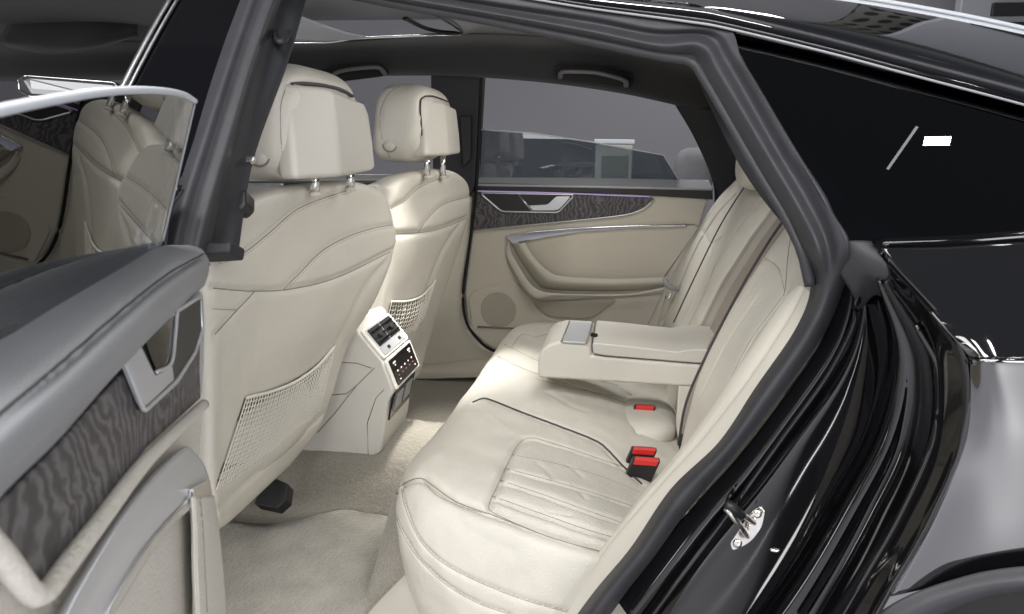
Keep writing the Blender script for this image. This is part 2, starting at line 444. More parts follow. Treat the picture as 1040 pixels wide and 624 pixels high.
# insert, pull, armrest
o2 = FY - .006
plate('insert', sharp([(528, 246, o2), (560, 238, o2), (620, 233, o2), (706, 229, o2), (712, 232, o2), (666, 293, o2), (570, 292, o2)], .12), MAT['door_trim'], fd, th=.01, bevel=.002)
tube('insert_seam', sharp([(528, 244, o2), (560, 237, o2), (620, 232, o2), (704, 228, o2), (710, 231, o2), (664, 296, o2)], .12)[:-4], .0011, MAT['seam'], fd)
plate('pull_strip', [(513, 240, o2 - .012), (540, 235, o2 - .012), (580, 231.5, o2 - .012), (640, 229, o2 - .012), (697, 227.5, o2 - .012), (697, 231, o2 - .012), (640, 232.5, o2 - .012), (590, 236, o2 - .012), (556, 241, o2 - .012), (528, 246.5, o2 - .012), (522, 250, o2 - .012)], MAT['chrome'], fd, th=.012, bevel=.003)
ay = FY - .05
loft('armrest', [
    [(519, 247, o2), (527, 262, o2), (545, 287, o2), (560, 294, o2), (620, 296, o2), (664, 294, o2), (676, 290, o2)],
    [(526, 248, ay), (534, 262, ay), (552, 282, ay), (566, 287.5, ay), (620, 290, ay), (664, 288, ay), (690, 286, ay)],
    [(533, 247, ay - .005), (541, 260, ay - .005), (557, 276, ay - .005), (572, 281, ay - .005), (620, 283, ay), (664, 282, ay), (697, 281, ay)],
    ], MAT['beige_trim'], fd, nu=60, nv=10, th=.006)
loft('armrest_face', [
    [(516, 246, o2 - .01), (522, 262, o2 - .01), (541, 291, ay), (566, 298, ay), (620, 299, ay), (650, 297, ay), (690, 288, ay)],
    [(514, 248, o2), (518, 266, o2 - .01), (540, 300, ay), (566, 300, ay), (620, 301, ay), (650, 299, ay), (690, 292, ay)],
    [(513, 250, o2), (517, 270, o2), (540, 303, ay + .02), (566, 306, ay + .02), (620, 303, ay + .02), (650, 301, ay + .02), (690, 296, ay + .02)],
    ], MAT['beige_trim'], fd, nu=60, nv=8, th=.004)
plate('speaker_surround', sharp([(475, 297, o2), (520, 285, o2), (534, 296, o2), (552, 322, o2), (580, 330, o2), (560, 362, o2), (500, 354, o2), (480, 338, o2)], .25), MAT['door_trim'], fd, th=.012, bevel=.004)
plate('door_pocket', sharp([(522, 286, o2 - .003), (548, 302, o2 - .003), (628, 304, o2 - .003), (600, 324, o2 - .003), (556, 322, o2 - .003)], .2), MAT['speaker_cloth'], fd, th=.01, bevel=.003)
plate('speaker_grille', [V(P(506, 315, o2 - .004)) + V((.062 * math.cos(a / 24 * 6.283), 0, .062 * math.sin(a / 24 * 6.283))) for a in range(24)], MAT['speaker_cloth'], fd, th=.008, bevel=.002)
tube('speaker_slot', [(485, 332, o2 - .004), (530, 334, o2 - .004)], .003, MAT['seam'], fd)
# far rear door glass (lowered half way)
fg = plate('window_glass', [(487, 184, FY + .02), (487, 132, FY + .02), (540, 135, FY + .02), (600, 144, FY + .02), (675, 158, FY + .02), (690, 184, FY + .02)], MAT['clear_glass'], fd, th=.004, bevel=0)
tube('glass_edge', [(487, 132, FY + .02), (540, 135.5, FY + .02), (600, 144.3, FY + .02), (674, 157.7, FY + .02), (690, 184, FY + .02)], .0022, MAT['light_grey'], fd)
tube('front_edge', [(488.5, 84, FY + .01), (487, 150, FY + .01), (485, 182, FY + .01)], .003, MAT['chrome'], fd)
# far front door: trim seen between the front seats
fn = plate('front_door', [(60, 184, FY), (420, 182, FY), (440, 190, FY), (440, 330, FY), (60, 330, FY)], MAT['door_trim'], car, th=.06, bevel=.005, label='closed far front door with beige trim and grey wood')
plate('belt_strip', [(60, 186, o1), (420, 186, o1), (436, 192, o1), (240, 190, o1), (60, 190, o1)], MAT['black_plastic'], fn, th=.03, bevel=.002)
plate('sill_top', [(60, 178, o1), (410, 177, o1), (425, 183, o1 - .01), (60, 185, o1 - .01)], MAT['silver_plastic'], fn, th=.02, bevel=.002)
plate('wood_trim', [(60, 190, o1 + .002), (410, 190, o1 + .002), (420, 198, o1 + .002), (330, 222, o1 + .002), (60, 228, o1 + .002)], MAT['grey_wood_far'], fn, th=.02, bevel=.002)
hb = sharp([(225, 187, o1 - .004), (290, 187, o1 - .004), (272, 205, o1 - .004), (235, 205, o1 - .004)], .15)
plate('handle_recess', hb, MAT['grey_plastic'], fn, th=.01, bevel=0)
tube('handle_bezel', hb, .0036, MAT['satin_metal'], fn, closed=True)

# headliner -----------------------------------------------------------------
def Z(px, py, z):
    d = ray(px, py); return CAM + d * ((z - CAM.z) / d.z)
RW = 2.36
hl_rows = [
    [(-60, 84, RW + .02), (200, 80, RW + .02), (330, 78, RW + .02), (440, 77, RW), (490, 79, RW), (560, 85, RW), (630, 95, RW), (690, 108, RW), (745, 122, RW)],
    [(-60, 80, RW - .03), (200, 74, RW - .03), (330, 72, RW - .03), (440, 70, RW - .03), (490, 72, RW - .03), (560, 78, RW - .03), (630, 88, RW - .03), (692, 101, RW - .03), (747, 116, RW - .03)],
    [(-60, 58, RW - .09), (200, 52, RW - .09), (330, 50, RW - .09), (440, 47, RW - .09), (500, 47, RW - .09), (570, 52, RW - .09), (640, 62, RW - .09), (704, 78, RW - .09), (765, 95, RW - .09)],
    [(-60, 40, RW - .2), (200, 42, RW - .2), (330, 43, RW - .2), (440, 36, RW - .2), (500, 34, RW - .2), (580, 39, RW - .2), (655, 49, RW - .2), (722, 66, RW - .2), (790, 85, RW - .2)],
]
loft('headliner', hl_rows, MAT['headliner'], car, nu=90, nv=24, th=.006)
# roof centre with sunroof opening: rear part and near part
hr = P(470, 36, RW - .2); zr = hr.z
loft('headliner_rear', [[(470, 35.5, RW - .2), (490, 34, RW - .2), (580, 39, RW - .2), (655, 49, RW - .2), (722, 66, RW - .2), (790, 85, RW - .2)],
     [(465, 27, 1.85), (500, 22, 1.85), (590, 25, 1.85), (660, 36, 1.85), (725, 52, 1.85), (790, 75, 1.85)],
     [(440, 10, 1.5), (500, 6, 1.5), (590, 10, 1.5), (670, 24, 1.5), (730, 40, 1.5), (800, 66, 1.5)],
     [(430, -6, 1.22), (500, -3, 1.22), (590, 2, 1.22), (680, 18, 1.22), (735, 36, 1.22), (810, 62, 1.22)]], MAT['headliner'], car, nu=50, nv=30, th=.006)
loft('headliner_front', [[(-80, 40, RW - .2), (60, 40, RW - .2), (160, 42, RW - .2), (260, 43, RW - .2)], [(-80, 10, 1.7), (60, 15, 1.7), (140, 20, 1.7), (230, 20, 1.7)], [(-80, -20, 1.2), (60, -20, 1.2), (120, -20, 1.2), (180, -20, 1.2)]], MAT['headliner'], car, nu=30, nv=20, th=.006)
sr = thing('x', 'x', 'x'); bpy.data.objects.remove(sr)
sf = tube('sunroof_frame', [(250, 43.5, RW - .2), (300, 43.5, RW - .2), (335, 43, RW - .2), (360, 39.5, RW - .2), (400, 37.5, RW - .2), (440, 36, RW - .2), (470, 35, RW - .2), (462, 27, 1.9), (440, 13, 1.55), (425, 0, 1.25)], .0035, MAT['chrome'], car, dense=60)
zz = zr + .05
sv = [Z(240, 40, zz), Z(480, 30, zz), Z(480, -40, zz), Z(200, -40, zz)]
plate('sunroof_glass', [V((-1.9, 1.0, zz)), V((-.2, 1.0, zz)), V((-.2, 2.2, zz)), V((-1.9, 2.2, zz))], MAT['grey_plastic'], car, th=.006, bevel=0)
loft('sunroof_deflector', [[(296, 13, 1.95), (318, 22, 1.97), (340, 30, 2.0), (356, 35, 2.05), (372, 37.5, 2.1)], [(290, 24, 1.98), (312, 30, 2.0), (330, 36, 2.05), (350, 39, 2.08), (366, 39.5, 2.1)], [(280, 40, 2.05), (300, 42, 2.08), (326, 42.5, 2.1), (344, 41.5, 2.1), (360, 40.5, 2.1)]], MAT['light_grey'], car, nu=24, nv=10, th=.004)
tube('sunroof_rail', [(412, 19, 1.8), (430, 28, 1.95), (446, 32, 2.02), (464, 33.5, 2.08)], .009, MAT['black_gloss'], car, dense=20, flat=.5)
# grab handles
def grab(pts, rpts):
    h = plate('grab_handle', rpts, MAT['dark_void'], car, th=.003, bevel=0)
    tube('grip', pts, .0085, MAT['handle_grey'], h, dense=40, flat=.75)
gy = RW - .085
grab([(569, 78.5, gy + .02), (571, 73.5, gy - .01), (585, 73, gy - .02), (605, 74, gy - .025), (625, 78.5, gy - .02), (635, 82, gy - .01), (636, 87, gy + .02)],
     sharp([(563, 67, gy + .012), (600, 67, gy + .012), (636, 73, gy + .012), (644, 80, gy + .012), (642, 89, gy + .02), (565, 80, gy + .02)], .3))
grab([(336, 83, gy + .02), (340, 75, gy), (350, 71.5, gy - .01), (370, 69, gy - .02), (385, 69, gy - .01), (391, 75, gy + .02)],
     sharp([(322, 72, gy + .012), (345, 65, gy + .012), (385, 63, gy + .012), (396, 74, gy + .02), (388, 78, gy + .02), (340, 84, gy + .02)], .3))
# far C pillar, rear quarter
loft('far_rear_pillar', [[(684, 104, RW), (706, 142, RW + .03), (724, 186, FY), (724, 215, FY), (715, 240, FY)], [(712, 108, RW - .02), (730, 148, RW), (744, 186, FY - .05), (742, 215, FY - .05), (730, 240, FY - .05)], [(738, 116, RW - .06), (750, 150, RW - .06), (765, 190, RW - .05), (768, 215, RW - .06), (760, 240, RW - .06)]], MAT['pillar_trim'], car, nu=30, nv=16, th=.006)
loft('rear_window_surround', [[(738, 108, RW - .08), (752, 150, RW - .08), (770, 190, RW - .08), (790, 230, RW - .1)], [(770, 110, 2.1), (790, 150, 2.1), (830, 190, 2.1), (840, 230, 2.1)], [(850, 100, 1.6), (860, 150, 1.6), (900, 190, 1.6), (920, 230, 1.6)]], MAT['pillar_trim'], car, nu=16, nv=16, th=.005)
# parcel shelf behind the backrest
plate('parcel_shelf', [V((.42, 1.0, 1.0)), V((1.0, 1.0, 1.02)), V((1.0, 2.4, 1.02)), V((.42, 2.4, 1.0))], MAT['pillar_trim'], car, th=.02, bevel=.004)

# front cabin: dashboard, mirror, visor ---------------------------------------
loft('dashboard', [[V((-2.0, y, .98)) for y in (.9, 1.3, 1.68, 2.0, 2.4)], [V((-1.55, y, 1.0)) for y in (.9, 1.3, 1.68, 2.0, 2.4)], [V((-1.42, y, .9)) for y in (.9, 1.3, 1.68, 2.0, 2.4)], [V((-1.45, y, .5)) for y in (.9, 1.3, 1.68, 2.0, 2.4)]], MAT['pillar_trim'], car, nu=30, nv=24, th=.01, toward=V((0, 1.6, 2)))
mo = sharp([(18, 82, 1.66), (26, 77, 1.66), (118, 84, 1.72), (118, 104, 1.72), (30, 98, 1.66), (20, 92, 1.66)], .2)
mm = plate('rear_view_mirror', mo, MAT['black_plastic'], car, th=.03, bevel=.004)
tube('rim', mo, .003, MAT['chrome'], mm, closed=True)
plate('mirror_glass', [(24, 82, 1.655), (30, 80, 1.655), (114, 87, 1.71), (114, 101, 1.71), (32, 95, 1.655)], MAT['silver_plastic'], mm, th=.002, bevel=0)
loft('sun_visor', [[(10, 22, 1.9), (60, 16, 1.85), (110, 14, 1.8), (140, 24, 1.8)], [(0, 40, 1.85), (50, 42, 1.8), (90, 44, 1.75), (138, 36, 1.75)], [(10, 50, 1.9), (50, 56, 1.85), (92, 52, 1.8), (136, 38, 1.8)]], MAT['headliner'], car, nu=20, nv=10, th=.01)

# near B pillar -----------------------------------------------------------------
def B(px, py, off=0): return P(px, py, yb(py, off))
bp = loft('centre_pillar', [
    [B(247, -12, -.01), B(222, 60, -.01), B(196, 140, -.01), B(172, 215, -.01), B(158, 262, -.01)],
    [B(258, -12, -.022), B(233, 60, -.022), B(207, 140, -.022), B(183, 215, -.022), B(172, 262, -.022)],
    [B(267, -12, -.012), B(242, 60, -.012), B(217, 140, -.012), B(194, 215, -.012), B(184, 262, -.012)],
    [B(273, -12, -.006), B(248, 60, -.006), B(223, 140, -.006), B(201, 215, -.006), B(191, 262, -.006)],
    [B(283, -12, .0), B(258, 60, .0), B(234, 140, .0), B(212, 215, .0), B(200, 262, .0)],
    [B(290, -12, .03), B(264, 60, .03), B(241, 140, .03), B(222, 215, .03), B(212, 262, .03)],
], MAT['frame_rubber'], car, nu=50, nv=60, th=.006)
loft('centre_pillar_trim', [
    [B(284, -12, .025), B(262, 60, .025), B(239, 140, .025), B(219, 215, .025), B(206, 258, .025)],
    [B(294, -12, .05), B(274, 60, .05), B(250, 140, .05), B(230, 215, .05), B(220, 260, .05)],
    [B(311, -12, .07), B(290, 62, .07), B(262, 140, .07), B(249, 190, .07), B(239, 258, .07)],
    [B(312, -12, .09), B(291, 62, .09), B(263, 140, .09), B(250, 190, .09), B(240, 258, .09)],
    [B(285, -12, .16), B(270, 60, .16), B(245, 140, .16), B(228, 215, .16), B(220, 258, .16)],
], MAT['pillar_trim'], car, nu=40, nv=24, th=.006)
plate('pillar_foot_trim', [B(188, 244, .02), B(226, 246, .02), B(235, 244, .02), B(233, 257, .02), B(200, 259, .02), B(184, 257, .02)], MAT['pillar_trim'], car, th=.04, bevel=.004)
hk = tube('coat_hook', [B(279, 33, .045), B(281, 41, .035), B(286, 43, .03), B(291, 38, .045), B(293, 33, .055)], .0045, MAT['pillar_trim'], car, dense=20)
plate('belt_anchor', [B(247, 158, .06), B(257, 158, .06), B(257, 163, .06), B(247, 165, .06)], MAT['bright_metal'], car, th=.01, bevel=.002)
plate('belt_retractor', [B(240, 190, .066), B(250, 193, .066), B(250, 207, .066), B(243, 214, .066), B(236, 214, .066)], MAT['black_plastic'], car, th=.03, bevel=.005)
plate('pillar_applique', [B(176, -12, -.015), B(250, -12, -.012), B(226, 60, -.012), B(200, 140, -.012), B(187, 180, -.012), B(146, 196, -.015), B(126, 100, -.015)], MAT['black_gloss'], car, th=.02, bevel=.002)
# front door (closed) exterior, seen past the open rear door
fdn = loft('front_door', [[(-250, 170, .84), (0, 180, .84), (100, 186, .85), (185, 188, .87)], [(-250, 195, .81), (0, 206, .81), (100, 214, .82), (172, 214, .84)], [(-250, 300, .78), (0, 300, .78), (100, 300, .80), (160, 300, .82)], [(-250, 560, .80), (0, 560, .80), (100, 560, .80), (120, 560, .80)]], MAT['black_paint'], car, nu=30, nv=40, th=.01, label='closed near front door in glossy black paint')
tube('window_trim', [B(178, -10, -.02), B(150, 38, -.02), B(120, 96, -.02), B(90, 160, -.02)], .0045, MAT['satin_metal'], fdn, dense=12, flat=.6)
tube('window_trim', [B(186, -10, -.018), B(158, 38, -.018), B(128, 96, -.018), B(98, 160, -.018)], .0028, MAT['satin_metal'], fdn, dense=12)
tube('belt_trim', [(-250, 172, .83), (0, 182, .83), (100, 188, .84), (180, 190, .86)], .005, MAT['chrome'], fdn, dense=20)

# near roof rail and C pillar door frame ------------------------------------
def fr(pts, off): return [P(x, y, yb(y, off + (pts_off[i] if False else 0))) for i, (x, y) in enumerate(pts)]
# stations: along roof then down the pillar and the wheel arch side
stn = [  # inner edge, ridge1, valley, ridge2, outer edge
    [(270, -22), (270, -26), (270, -30), (270, -36), (270, -40)],
    [(400, 4), (400, -3), (400, -9), (400, -14), (400, -20)],
    [(500, 22), (500, 14), (500, 8), (500, 2), (500, -4)],
    [(600, 42), (600, 32), (600, 24), (600, 16), (600, 6)],
    [(672, 57), (668, 46), (664, 36), (664, 28), (660, 15)],
    [(704, 60), (712, 46), (718, 38), (726, 32), (736, 26)],
    [(719, 84), (731, 74), (739, 66), (747, 60), (756, 66)],
    [(767, 167), (780, 158), (788, 152), (797, 146), (805, 149)],
    [(797, 217), (811, 211), (820, 206), (831, 201), (838, 206)],
    [(815, 254), (830, 252), (840, 250), (850, 248), (861, 249)],
]
rows = [[], [], [], [], []]
offs = (.035, -.002, .010, -.006, -.012)
for s in stn:
    for k in range(5): rows[k].append(B(s[k][0], s[k][1], offs[k]))
Rin = [(823, 292), (808, 334), (767, 394), (730, 449), (681, 497), (640, 557), (598, 608), (540, 690)]
Rout = [(858, 296), (832, 348), (783, 416), (745, 464), (700, 517), (664, 567), (632, 608), (575, 690)]
for a_, b_ in zip(Rin, Rout):
    for k in range(5): rows[k].append(P(a_[0] + (b_[0] - a_[0]) * k / 4, a_[1] + (b_[1] - a_[1]) * k / 4, (.945, .912, .902, .908, .93)[k]))
loft('door_frame', rows, MAT['frame_rubber'], car, nu=260, nv=36, th=.006)
# inner rail trim (beneath roof frame), dark
loft('roof_rail_trim', [[B(270, -18, .06), B(400, 8, .06), B(500, 26, .06), B(600, 46, .06), B(672, 60, .06), B(704, 68, .06)], [B(270, -22, .03), B(400, 2, .03), B(500, 20, .03), B(600, 38, .03), B(672, 52, .03), B(710, 62, .03)]], MAT['headliner'], car, nu=40, nv=4, th=.01)
tube('door_opening_seal', [B(823, 290, .04), B(814, 254, .04), B(796, 217, .04), B(766, 167, .04), B(719, 86, .04), B(702, 63, .04), B(672, 57, .03), B(600, 42, .03), B(500, 22, .03), B(400, 4, .03), B(300, -16, .03)], .007, MAT['frame_rubber'], car, dense=120)

# lower seal band (rubber) from pillar foot down the wheel-arch side
def Q(px, py, Y): return P(px, py, Y)
# beige side panel between backrest and seal
Tin = [(800, 250), (811, 288), (792, 310), (748, 375), (699, 446), (646, 510), (616, 551), (564, 608), (500, 690)]
Tr = [(818, 262), (823, 296), (809, 335), (768, 395), (731, 450), (682, 498), (641, 558), (599, 609), (541, 691)]
Tg = [(812, 262), (817, 292), (800, 323), (757, 388), (710, 450), (667, 494), (621, 550), (585, 604), (525, 690)]
Tin, Tr, Tg = Tin[1:], Tr[1:], Tg[1:]
loft('side_trim', [[Q(p[0] + 3, p[1] + 2, 1.12) for p in Tin], [Q(*p, 1.05) for p in Tin], [Q(*p, 1.01) for p in Tg], [Q(*p, .985) for p in Tr], [Q(p[0] + 8, p[1] + 1, .98) for p in Tr]], MAT['beige_trim'], car, nu=80, nv=30, th=.004,
     seams=[([(815, 292), (797, 325), (752, 392), (706, 450), (663, 498), (617, 552), (580, 606)], .005, .005, .0, 0)])

# glossy jamb: ridged sweep from the seal out to the panel edge
J = [
    ([(860, 262), (850, 308), (830, 352), (782, 420), (744, 468), (698, 520), (628, 612)], .93),
    ([(868, 264), (862, 318), (842, 366), (794, 434), (756, 484), (710, 538), (640, 630)], .905),
    ([(876, 268), (876, 328), (856, 385), (808, 455), (770, 508), (724, 566), (655, 660)], .925),
    ([(886, 276), (900, 345), (882, 425), (842, 498), (796, 572), (745, 645), (680, 730)], .90),
    ([(890, 284), (912, 360), (898, 440), (860, 514), (816, 590), (765, 662), (700, 745)], .86),
    ([(896, 285), (930, 365), (922, 450), (888, 524), (846, 600), (800, 672), (730, 760)], .85),
    ([(902, 280), (948, 362), (946, 452), (912, 530), (868, 606), (824, 680), (756, 770)], .80),
    ([(900, 268), (966, 358), (966, 450), (932, 532), (886, 612), (842, 690), (776, 780)], .775),
    ([(898, 258), (978, 356), (978, 440), (946, 524), (898, 608), (852, 690), (790, 790)], .765),
    ([(894, 254), (985, 366), (984, 438), (952, 520), (904, 606), (858, 690), (796, 790)], .77),
]
loft('door_jamb', [[Q(*p, Y) for p in pts] for pts, Y in J], MAT['jamb_paint'], car, nu=90, nv=90, th=.004)
for pts, Y, r_ in (([(872, 292), (866, 330), (838, 384), (796, 442), (752, 504), (706, 566), (640, 655)], .905, .004), ([(930, 330), (954, 380), (948, 446), (914, 524), (870, 600), (826, 675)], .80, .0035)):
    tube('streak_ridge', [Q(*p, Y) for p in pts], r_, MAT['jamb_paint'], car, dense=60, n=12)  # thin tubes added so the jamb catches bright lamp streaks
# satin corner gusset at the pillar foot
loft('corner_gusset', [[Q(835, 250, .90), Q(862, 245, .885), Q(888, 246, .88), Q(902, 258, .87)], [Q(850, 275, .90), Q(870, 262, .88), Q(898, 268, .86), Q(925, 292, .84)], [Q(866, 300, .90), Q(882, 282, .875), Q(910, 300, .85), Q(930, 322, .83)], [Q(872, 318, .93), Q(890, 300, .90), Q(905, 315, .87), Q(920, 322, .85)]], MAT['frame_rubber'], car, nu=24, nv=20, th=.004)
tube('gusset_edge', [Q(888, 246, .875), Q(900, 256, .86), Q(918, 285, .83), Q(945, 318, .80), Q(985, 368, .765)], .0035, MAT['black_gloss'], car, dense=30)

# quarter panel exterior --------------------------------------------------------
qp = loft('quarter_panel', ext([
    [Q(896, 252, .80), Q(960, 251, .80), Q(1040, 246, .80), Q(1200, 240, .80)],
    [Q(920, 288, .785), Q(975, 290, .782), Q(1040, 288, .78), Q(1200, 286, .78)],
    [Q(952, 325, .763), Q(990, 328, .76), Q(1040, 328, .758), Q(1200, 328, .758)],
    [Q(983, 361, .752), Q(1000, 363, .742), Q(1040, 363, .738), Q(1200, 363, .738)],
    [Q(985, 366, .752), Q(1001, 367, .741), Q(1040, 368, .736), Q(1200, 369, .736)],
    [Q(985, 373, .756), Q(1002, 374, .744), Q(1040, 375, .740), Q(1200, 377, .740)],
    [Q(981, 440, .77), Q(1010, 442, .765), Q(1060, 444, .762), Q(1200, 450, .762)],
    [Q(950, 525, .77), Q(990, 530, .78), Q(1050, 530, .78), Q(1200, 540, .78)],
    [Q(905, 606, .77), Q(970, 592, .785), Q(1040, 578, .79), Q(1200, 570, .79)],
]), MAT['black_paint'], car, nu=60, nv=120, th=.004)
# wheel-arch lip and liner
loft('wheel_arch', ext([[Q(850, 660, .78), Q(905, 614, .775), Q(970, 588, .775), Q(1040, 575, .775), Q(1200, 566, .775)], [Q(860, 680, .77), Q(915, 634, .765), Q(975, 606, .765), Q(1040, 594, .765), Q(1200, 585, .765)], [Q(860, 700, .80), Q(915, 650, .80), Q(975, 616, .80), Q(1040, 601, .80), Q(1200, 594, .80)]]), MAT['frame_rubber'], car, nu=40, nv=16, th=.004)
plate('wheel_liner', [Q(840, 640, .82), Q(1040, 590, .82), Q(1250, 590, .82), Q(1250, 760, .82), Q(840, 760, .82)], MAT['dark_void'], car, th=.01, bevel=0)
tube('window_lower_trim', [Q(892, 249, .875), Q(960, 247, .865), Q(1040, 241, .86), Q(1200, 230, .86)], .008, MAT['black_gloss'], car, dense=30, n=16)
# quarter glass
def G(x, y, off=0.0): return B(x, y, off)
plate('quarter_window', [G(738, 30), G(760, 36), G(840, 56), G(930, 80), G(1040, 108), G(1200, 150), G(1420, 212), G(1200, 232), G(1040, 240), G(960, 246), G(888, 248), G(858, 248)], MAT['privacy_glass'], car, th=.004, bevel=0)
# dark cabin rear behind the quarter glass
loft('luggage_trim', ext([[Q(700, 60, 1.25), Q(850, 80, 1.25), Q(1050, 120, 1.2), Q(1250, 160, 1.2)], [Q(760, 180, 1.15), Q(880, 180, 1.15), Q(1050, 190, 1.1), Q(1250, 200, 1.1)], [Q(860, 300, 1.05), Q(930, 300, 1.05), Q(1050, 300, 1.0), Q(1250, 300, 1.0)]]), MAT['pillar_trim'], car, nu=20, nv=20, th=.004)

# roof edge above the glass
def rail(name, up, lo_, off, m, r):
    pass
L0 = [(380, -22), (500, -6), (600, 10), (700, 24), (740, 31), (840, 55), (930, 79), (1040, 108), (1200, 152)]
def shift(L, d): return [(x, y - d * (1 if x > 690 else .8)) for x, y in L]
tube('window_frame_strip', [B(x, y, -.018) for x, y in shift(L0, 2)], .0022, MAT['grey_plastic'], car, dense=90)
loft('roof_rail', ext([[B(x, y, -.012) for x, y in shift(L0, -1)], [B(x, y, -.026) for x, y in shift(L0, 6)], [B(x, y, -.022) for x, y in shift(L0, 12)], [B(x, y, .0) for x, y in shift(L0, 16)], [B(x, y, .03) for x, y in shift(L0, 19)]]), MAT['black_gloss'], car, nu=90, nv=24, th=.004)
tube('roof_gutter_strip', [B(x, y, -.006) for x, y in shift(L0, 15)], .003, MAT['frame_rubber'], car, dense=90)
def RZ(px, py, Y): return P(px, py, Y)
loft('roof', ext([[B(x, y, .02) for x, y in shift(L0, 17)],
     [RZ(380, -40, 1.16), RZ(500, -24, 1.16), RZ(600, -10, 1.16), RZ(700, 4, 1.16), RZ(740, 7, 1.16), RZ(840, 24, 1.14), RZ(930, 44, 1.12), RZ(1040, 74, 1.10), RZ(1200, 120, 1.10)],
     [RZ(380, -50, 1.4), RZ(500, -34, 1.4), RZ(600, -22, 1.4), RZ(700, -9, 1.4), RZ(740, -5, 1.4), RZ(840, 8, 1.4), RZ(930, 20, 1.4), RZ(1040, 46, 1.4), RZ(1200, 90, 1.4)],
     [RZ(380, -54, 1.8), RZ(500, -40, 1.8), RZ(600, -30, 1.8), RZ(700, -20, 1.8), RZ(740, -16, 1.8), RZ(840, -5, 1.8), RZ(930, 9, 1.8), RZ(1040, 31, 1.8), RZ(1200, 70, 1.8)]], 1.0, 2.6), MAT['black_paint'], car, nu=90, nv=50, th=.004, toward=V((.5, 0, 4)))
tube('roof_spine', [RZ(740, -20, 1.81), RZ(840, -7, 1.81), RZ(930, 7, 1.81), RZ(1040, 29, 1.81), RZ(1200, 68, 1.81)], .005, MAT['light_grey'], car, dense=30)
# ceiling grille that the roof mirrors
_rs = [SURF['roof'].hit(x, y) for x, y in ((866, 12), (960, 24), (1010, 56), (930, 48))]
_q = []
for h_ in _rs:
    d_ = (h_[0] - CAM).normalized(); n_ = h_[1] if h_[1].z > 0 else -h_[1]; r_ = d_ - n_ * 2 * d_.dot(n_)
    _q.append(h_[0] + r_ * ((6.36 - h_[0].y) / r_.y))
GRQ = _q
_m = mat('perforated_panel', (.10, .105, .095), .5); _nt = _m.node_tree; _v = _nt.nodes.new('ShaderNodeTexVoronoi'); _v.inputs['Scale'].default_value = 5; _v.inputs['Randomness'].default_value = 0
_c = _nt.nodes.new('ShaderNodeValToRGB'); _c.color_ramp.elements[0].position = .32; _c.color_ramp.elements[0].color = (.01, .01, .01, 1); _c.color_ramp.elements[1].position = .38; _c.color_ramp.elements[1].color = (.16, .165, .15, 1)
_nt.links.new([n for n in _nt.nodes if n.type == 'MAPPING'][0].outputs[0], _v.inputs[0]); _nt.links.new(_v.outputs[0], _c.inputs[0]); _nt.links.new(_c.outputs[0], _nt.nodes['Principled BSDF'].inputs['Base Color'])
_x0 = min(v.x for v in _q); _x1 = max(v.x for v in _q) + 1.2; _z0 = min(v.z for v in _q); _z1 = max(v.z for v in _q)
tag(rbox('wall_grille', (_x0, 6.34, _z0), (_x1, 6.4, _z1), _m, b=.01), 'dark perforated grille high on the showroom wall, mirrored in the black roof', 'grille')

# door striker
st = plate('door_striker', sharp([(772, 514, .89), (777, 520, .885), (774, 536, .885), (762, 552, .89), (744, 560, .90), (741, 552, .90), (752, 536, .895), (762, 520, .89)], .4), MAT['bright_metal'], car, th=.004, bevel=.001)
tube('loop', [(760, 545, .895), (752, 535, .875), (742, 522, .865), (738, 517, .865), (742, 514, .87), (756, 524, .88), (768, 532, .895)], .0042, MAT['bright_metal'], st, dense=40)
for c in ((769, 522), (749, 552)):
    blob('bolt', P(c[0], c[1], .882), (.012, .006, .012), MAT['bright_metal'], st, e=2.2, nu=12, nv=8)
tube('cover', [(737, 512, .862), (742, 514, .862), (754, 524, .868)], .006, MAT['black_plastic'], st)
blob('jamb_bolt', P(787, 559, .86), (.013, .006, .005), MAT['bright_metal'], car, e=2.2, nu=12, nv=8)

# ------------------------------------------------------------------ open near rear door
nd_rows = [
    [D(-60, 372, .0), D(0, 338, .0), D(60, 302, .0), D(120, 270, .0), D(160, 251, .01), D(192, 249, .02)],
    [D(-60, 400, .03), D(0, 366, .03), D(60, 326, .03), D(120, 285, .03), D(170, 256, .03), D(203, 252, .035)],
    [D(-60, 474, .066), D(0, 420, .066), D(60, 370, .066), D(120, 318, .066), D(168, 280, .062), D(208, 257, .05)],
    [D(-60, 500, .082), D(0, 444, .082), D(60, 392, .082), D(120, 336, .082), D(170, 292, .078), D(212, 264, .06)],
    [D(-60, 560, .085), D(0, 484, .085), D(60, 428, .085), D(120, 362, .085), D(170, 312, .08), D(212, 276, .06)],
    [D(-60, 590, .070), D(0, 506, .070), D(60, 446, .070), D(120, 378, .070), D(170, 326, .065), D(208, 290, .05)],
]
nd = loft('rear_door', nd_rows, MAT['sill_leather'], car, nu=110, nv=50, th=.01, label='open near rear door with soft grey sill and wood trim',
          seams=[([(-30, 444), (0, 420), (60, 370), (120, 318), (168, 280), (206, 258)], .0025, .004, .0006, 0, 0, 'dark_piping')])
def DL(pts, off): return [D(x, y, off) for x, y in pts]
# base panel (beige)
plate('door_trim', DL([(-120, 560), (0, 470), (100, 375), (206, 290), (204, 330), (206, 420), (200, 520), (196, 640), (190, 760), (-120, 800)], .04), MAT['leather'], nd, th=.04, bevel=.006)
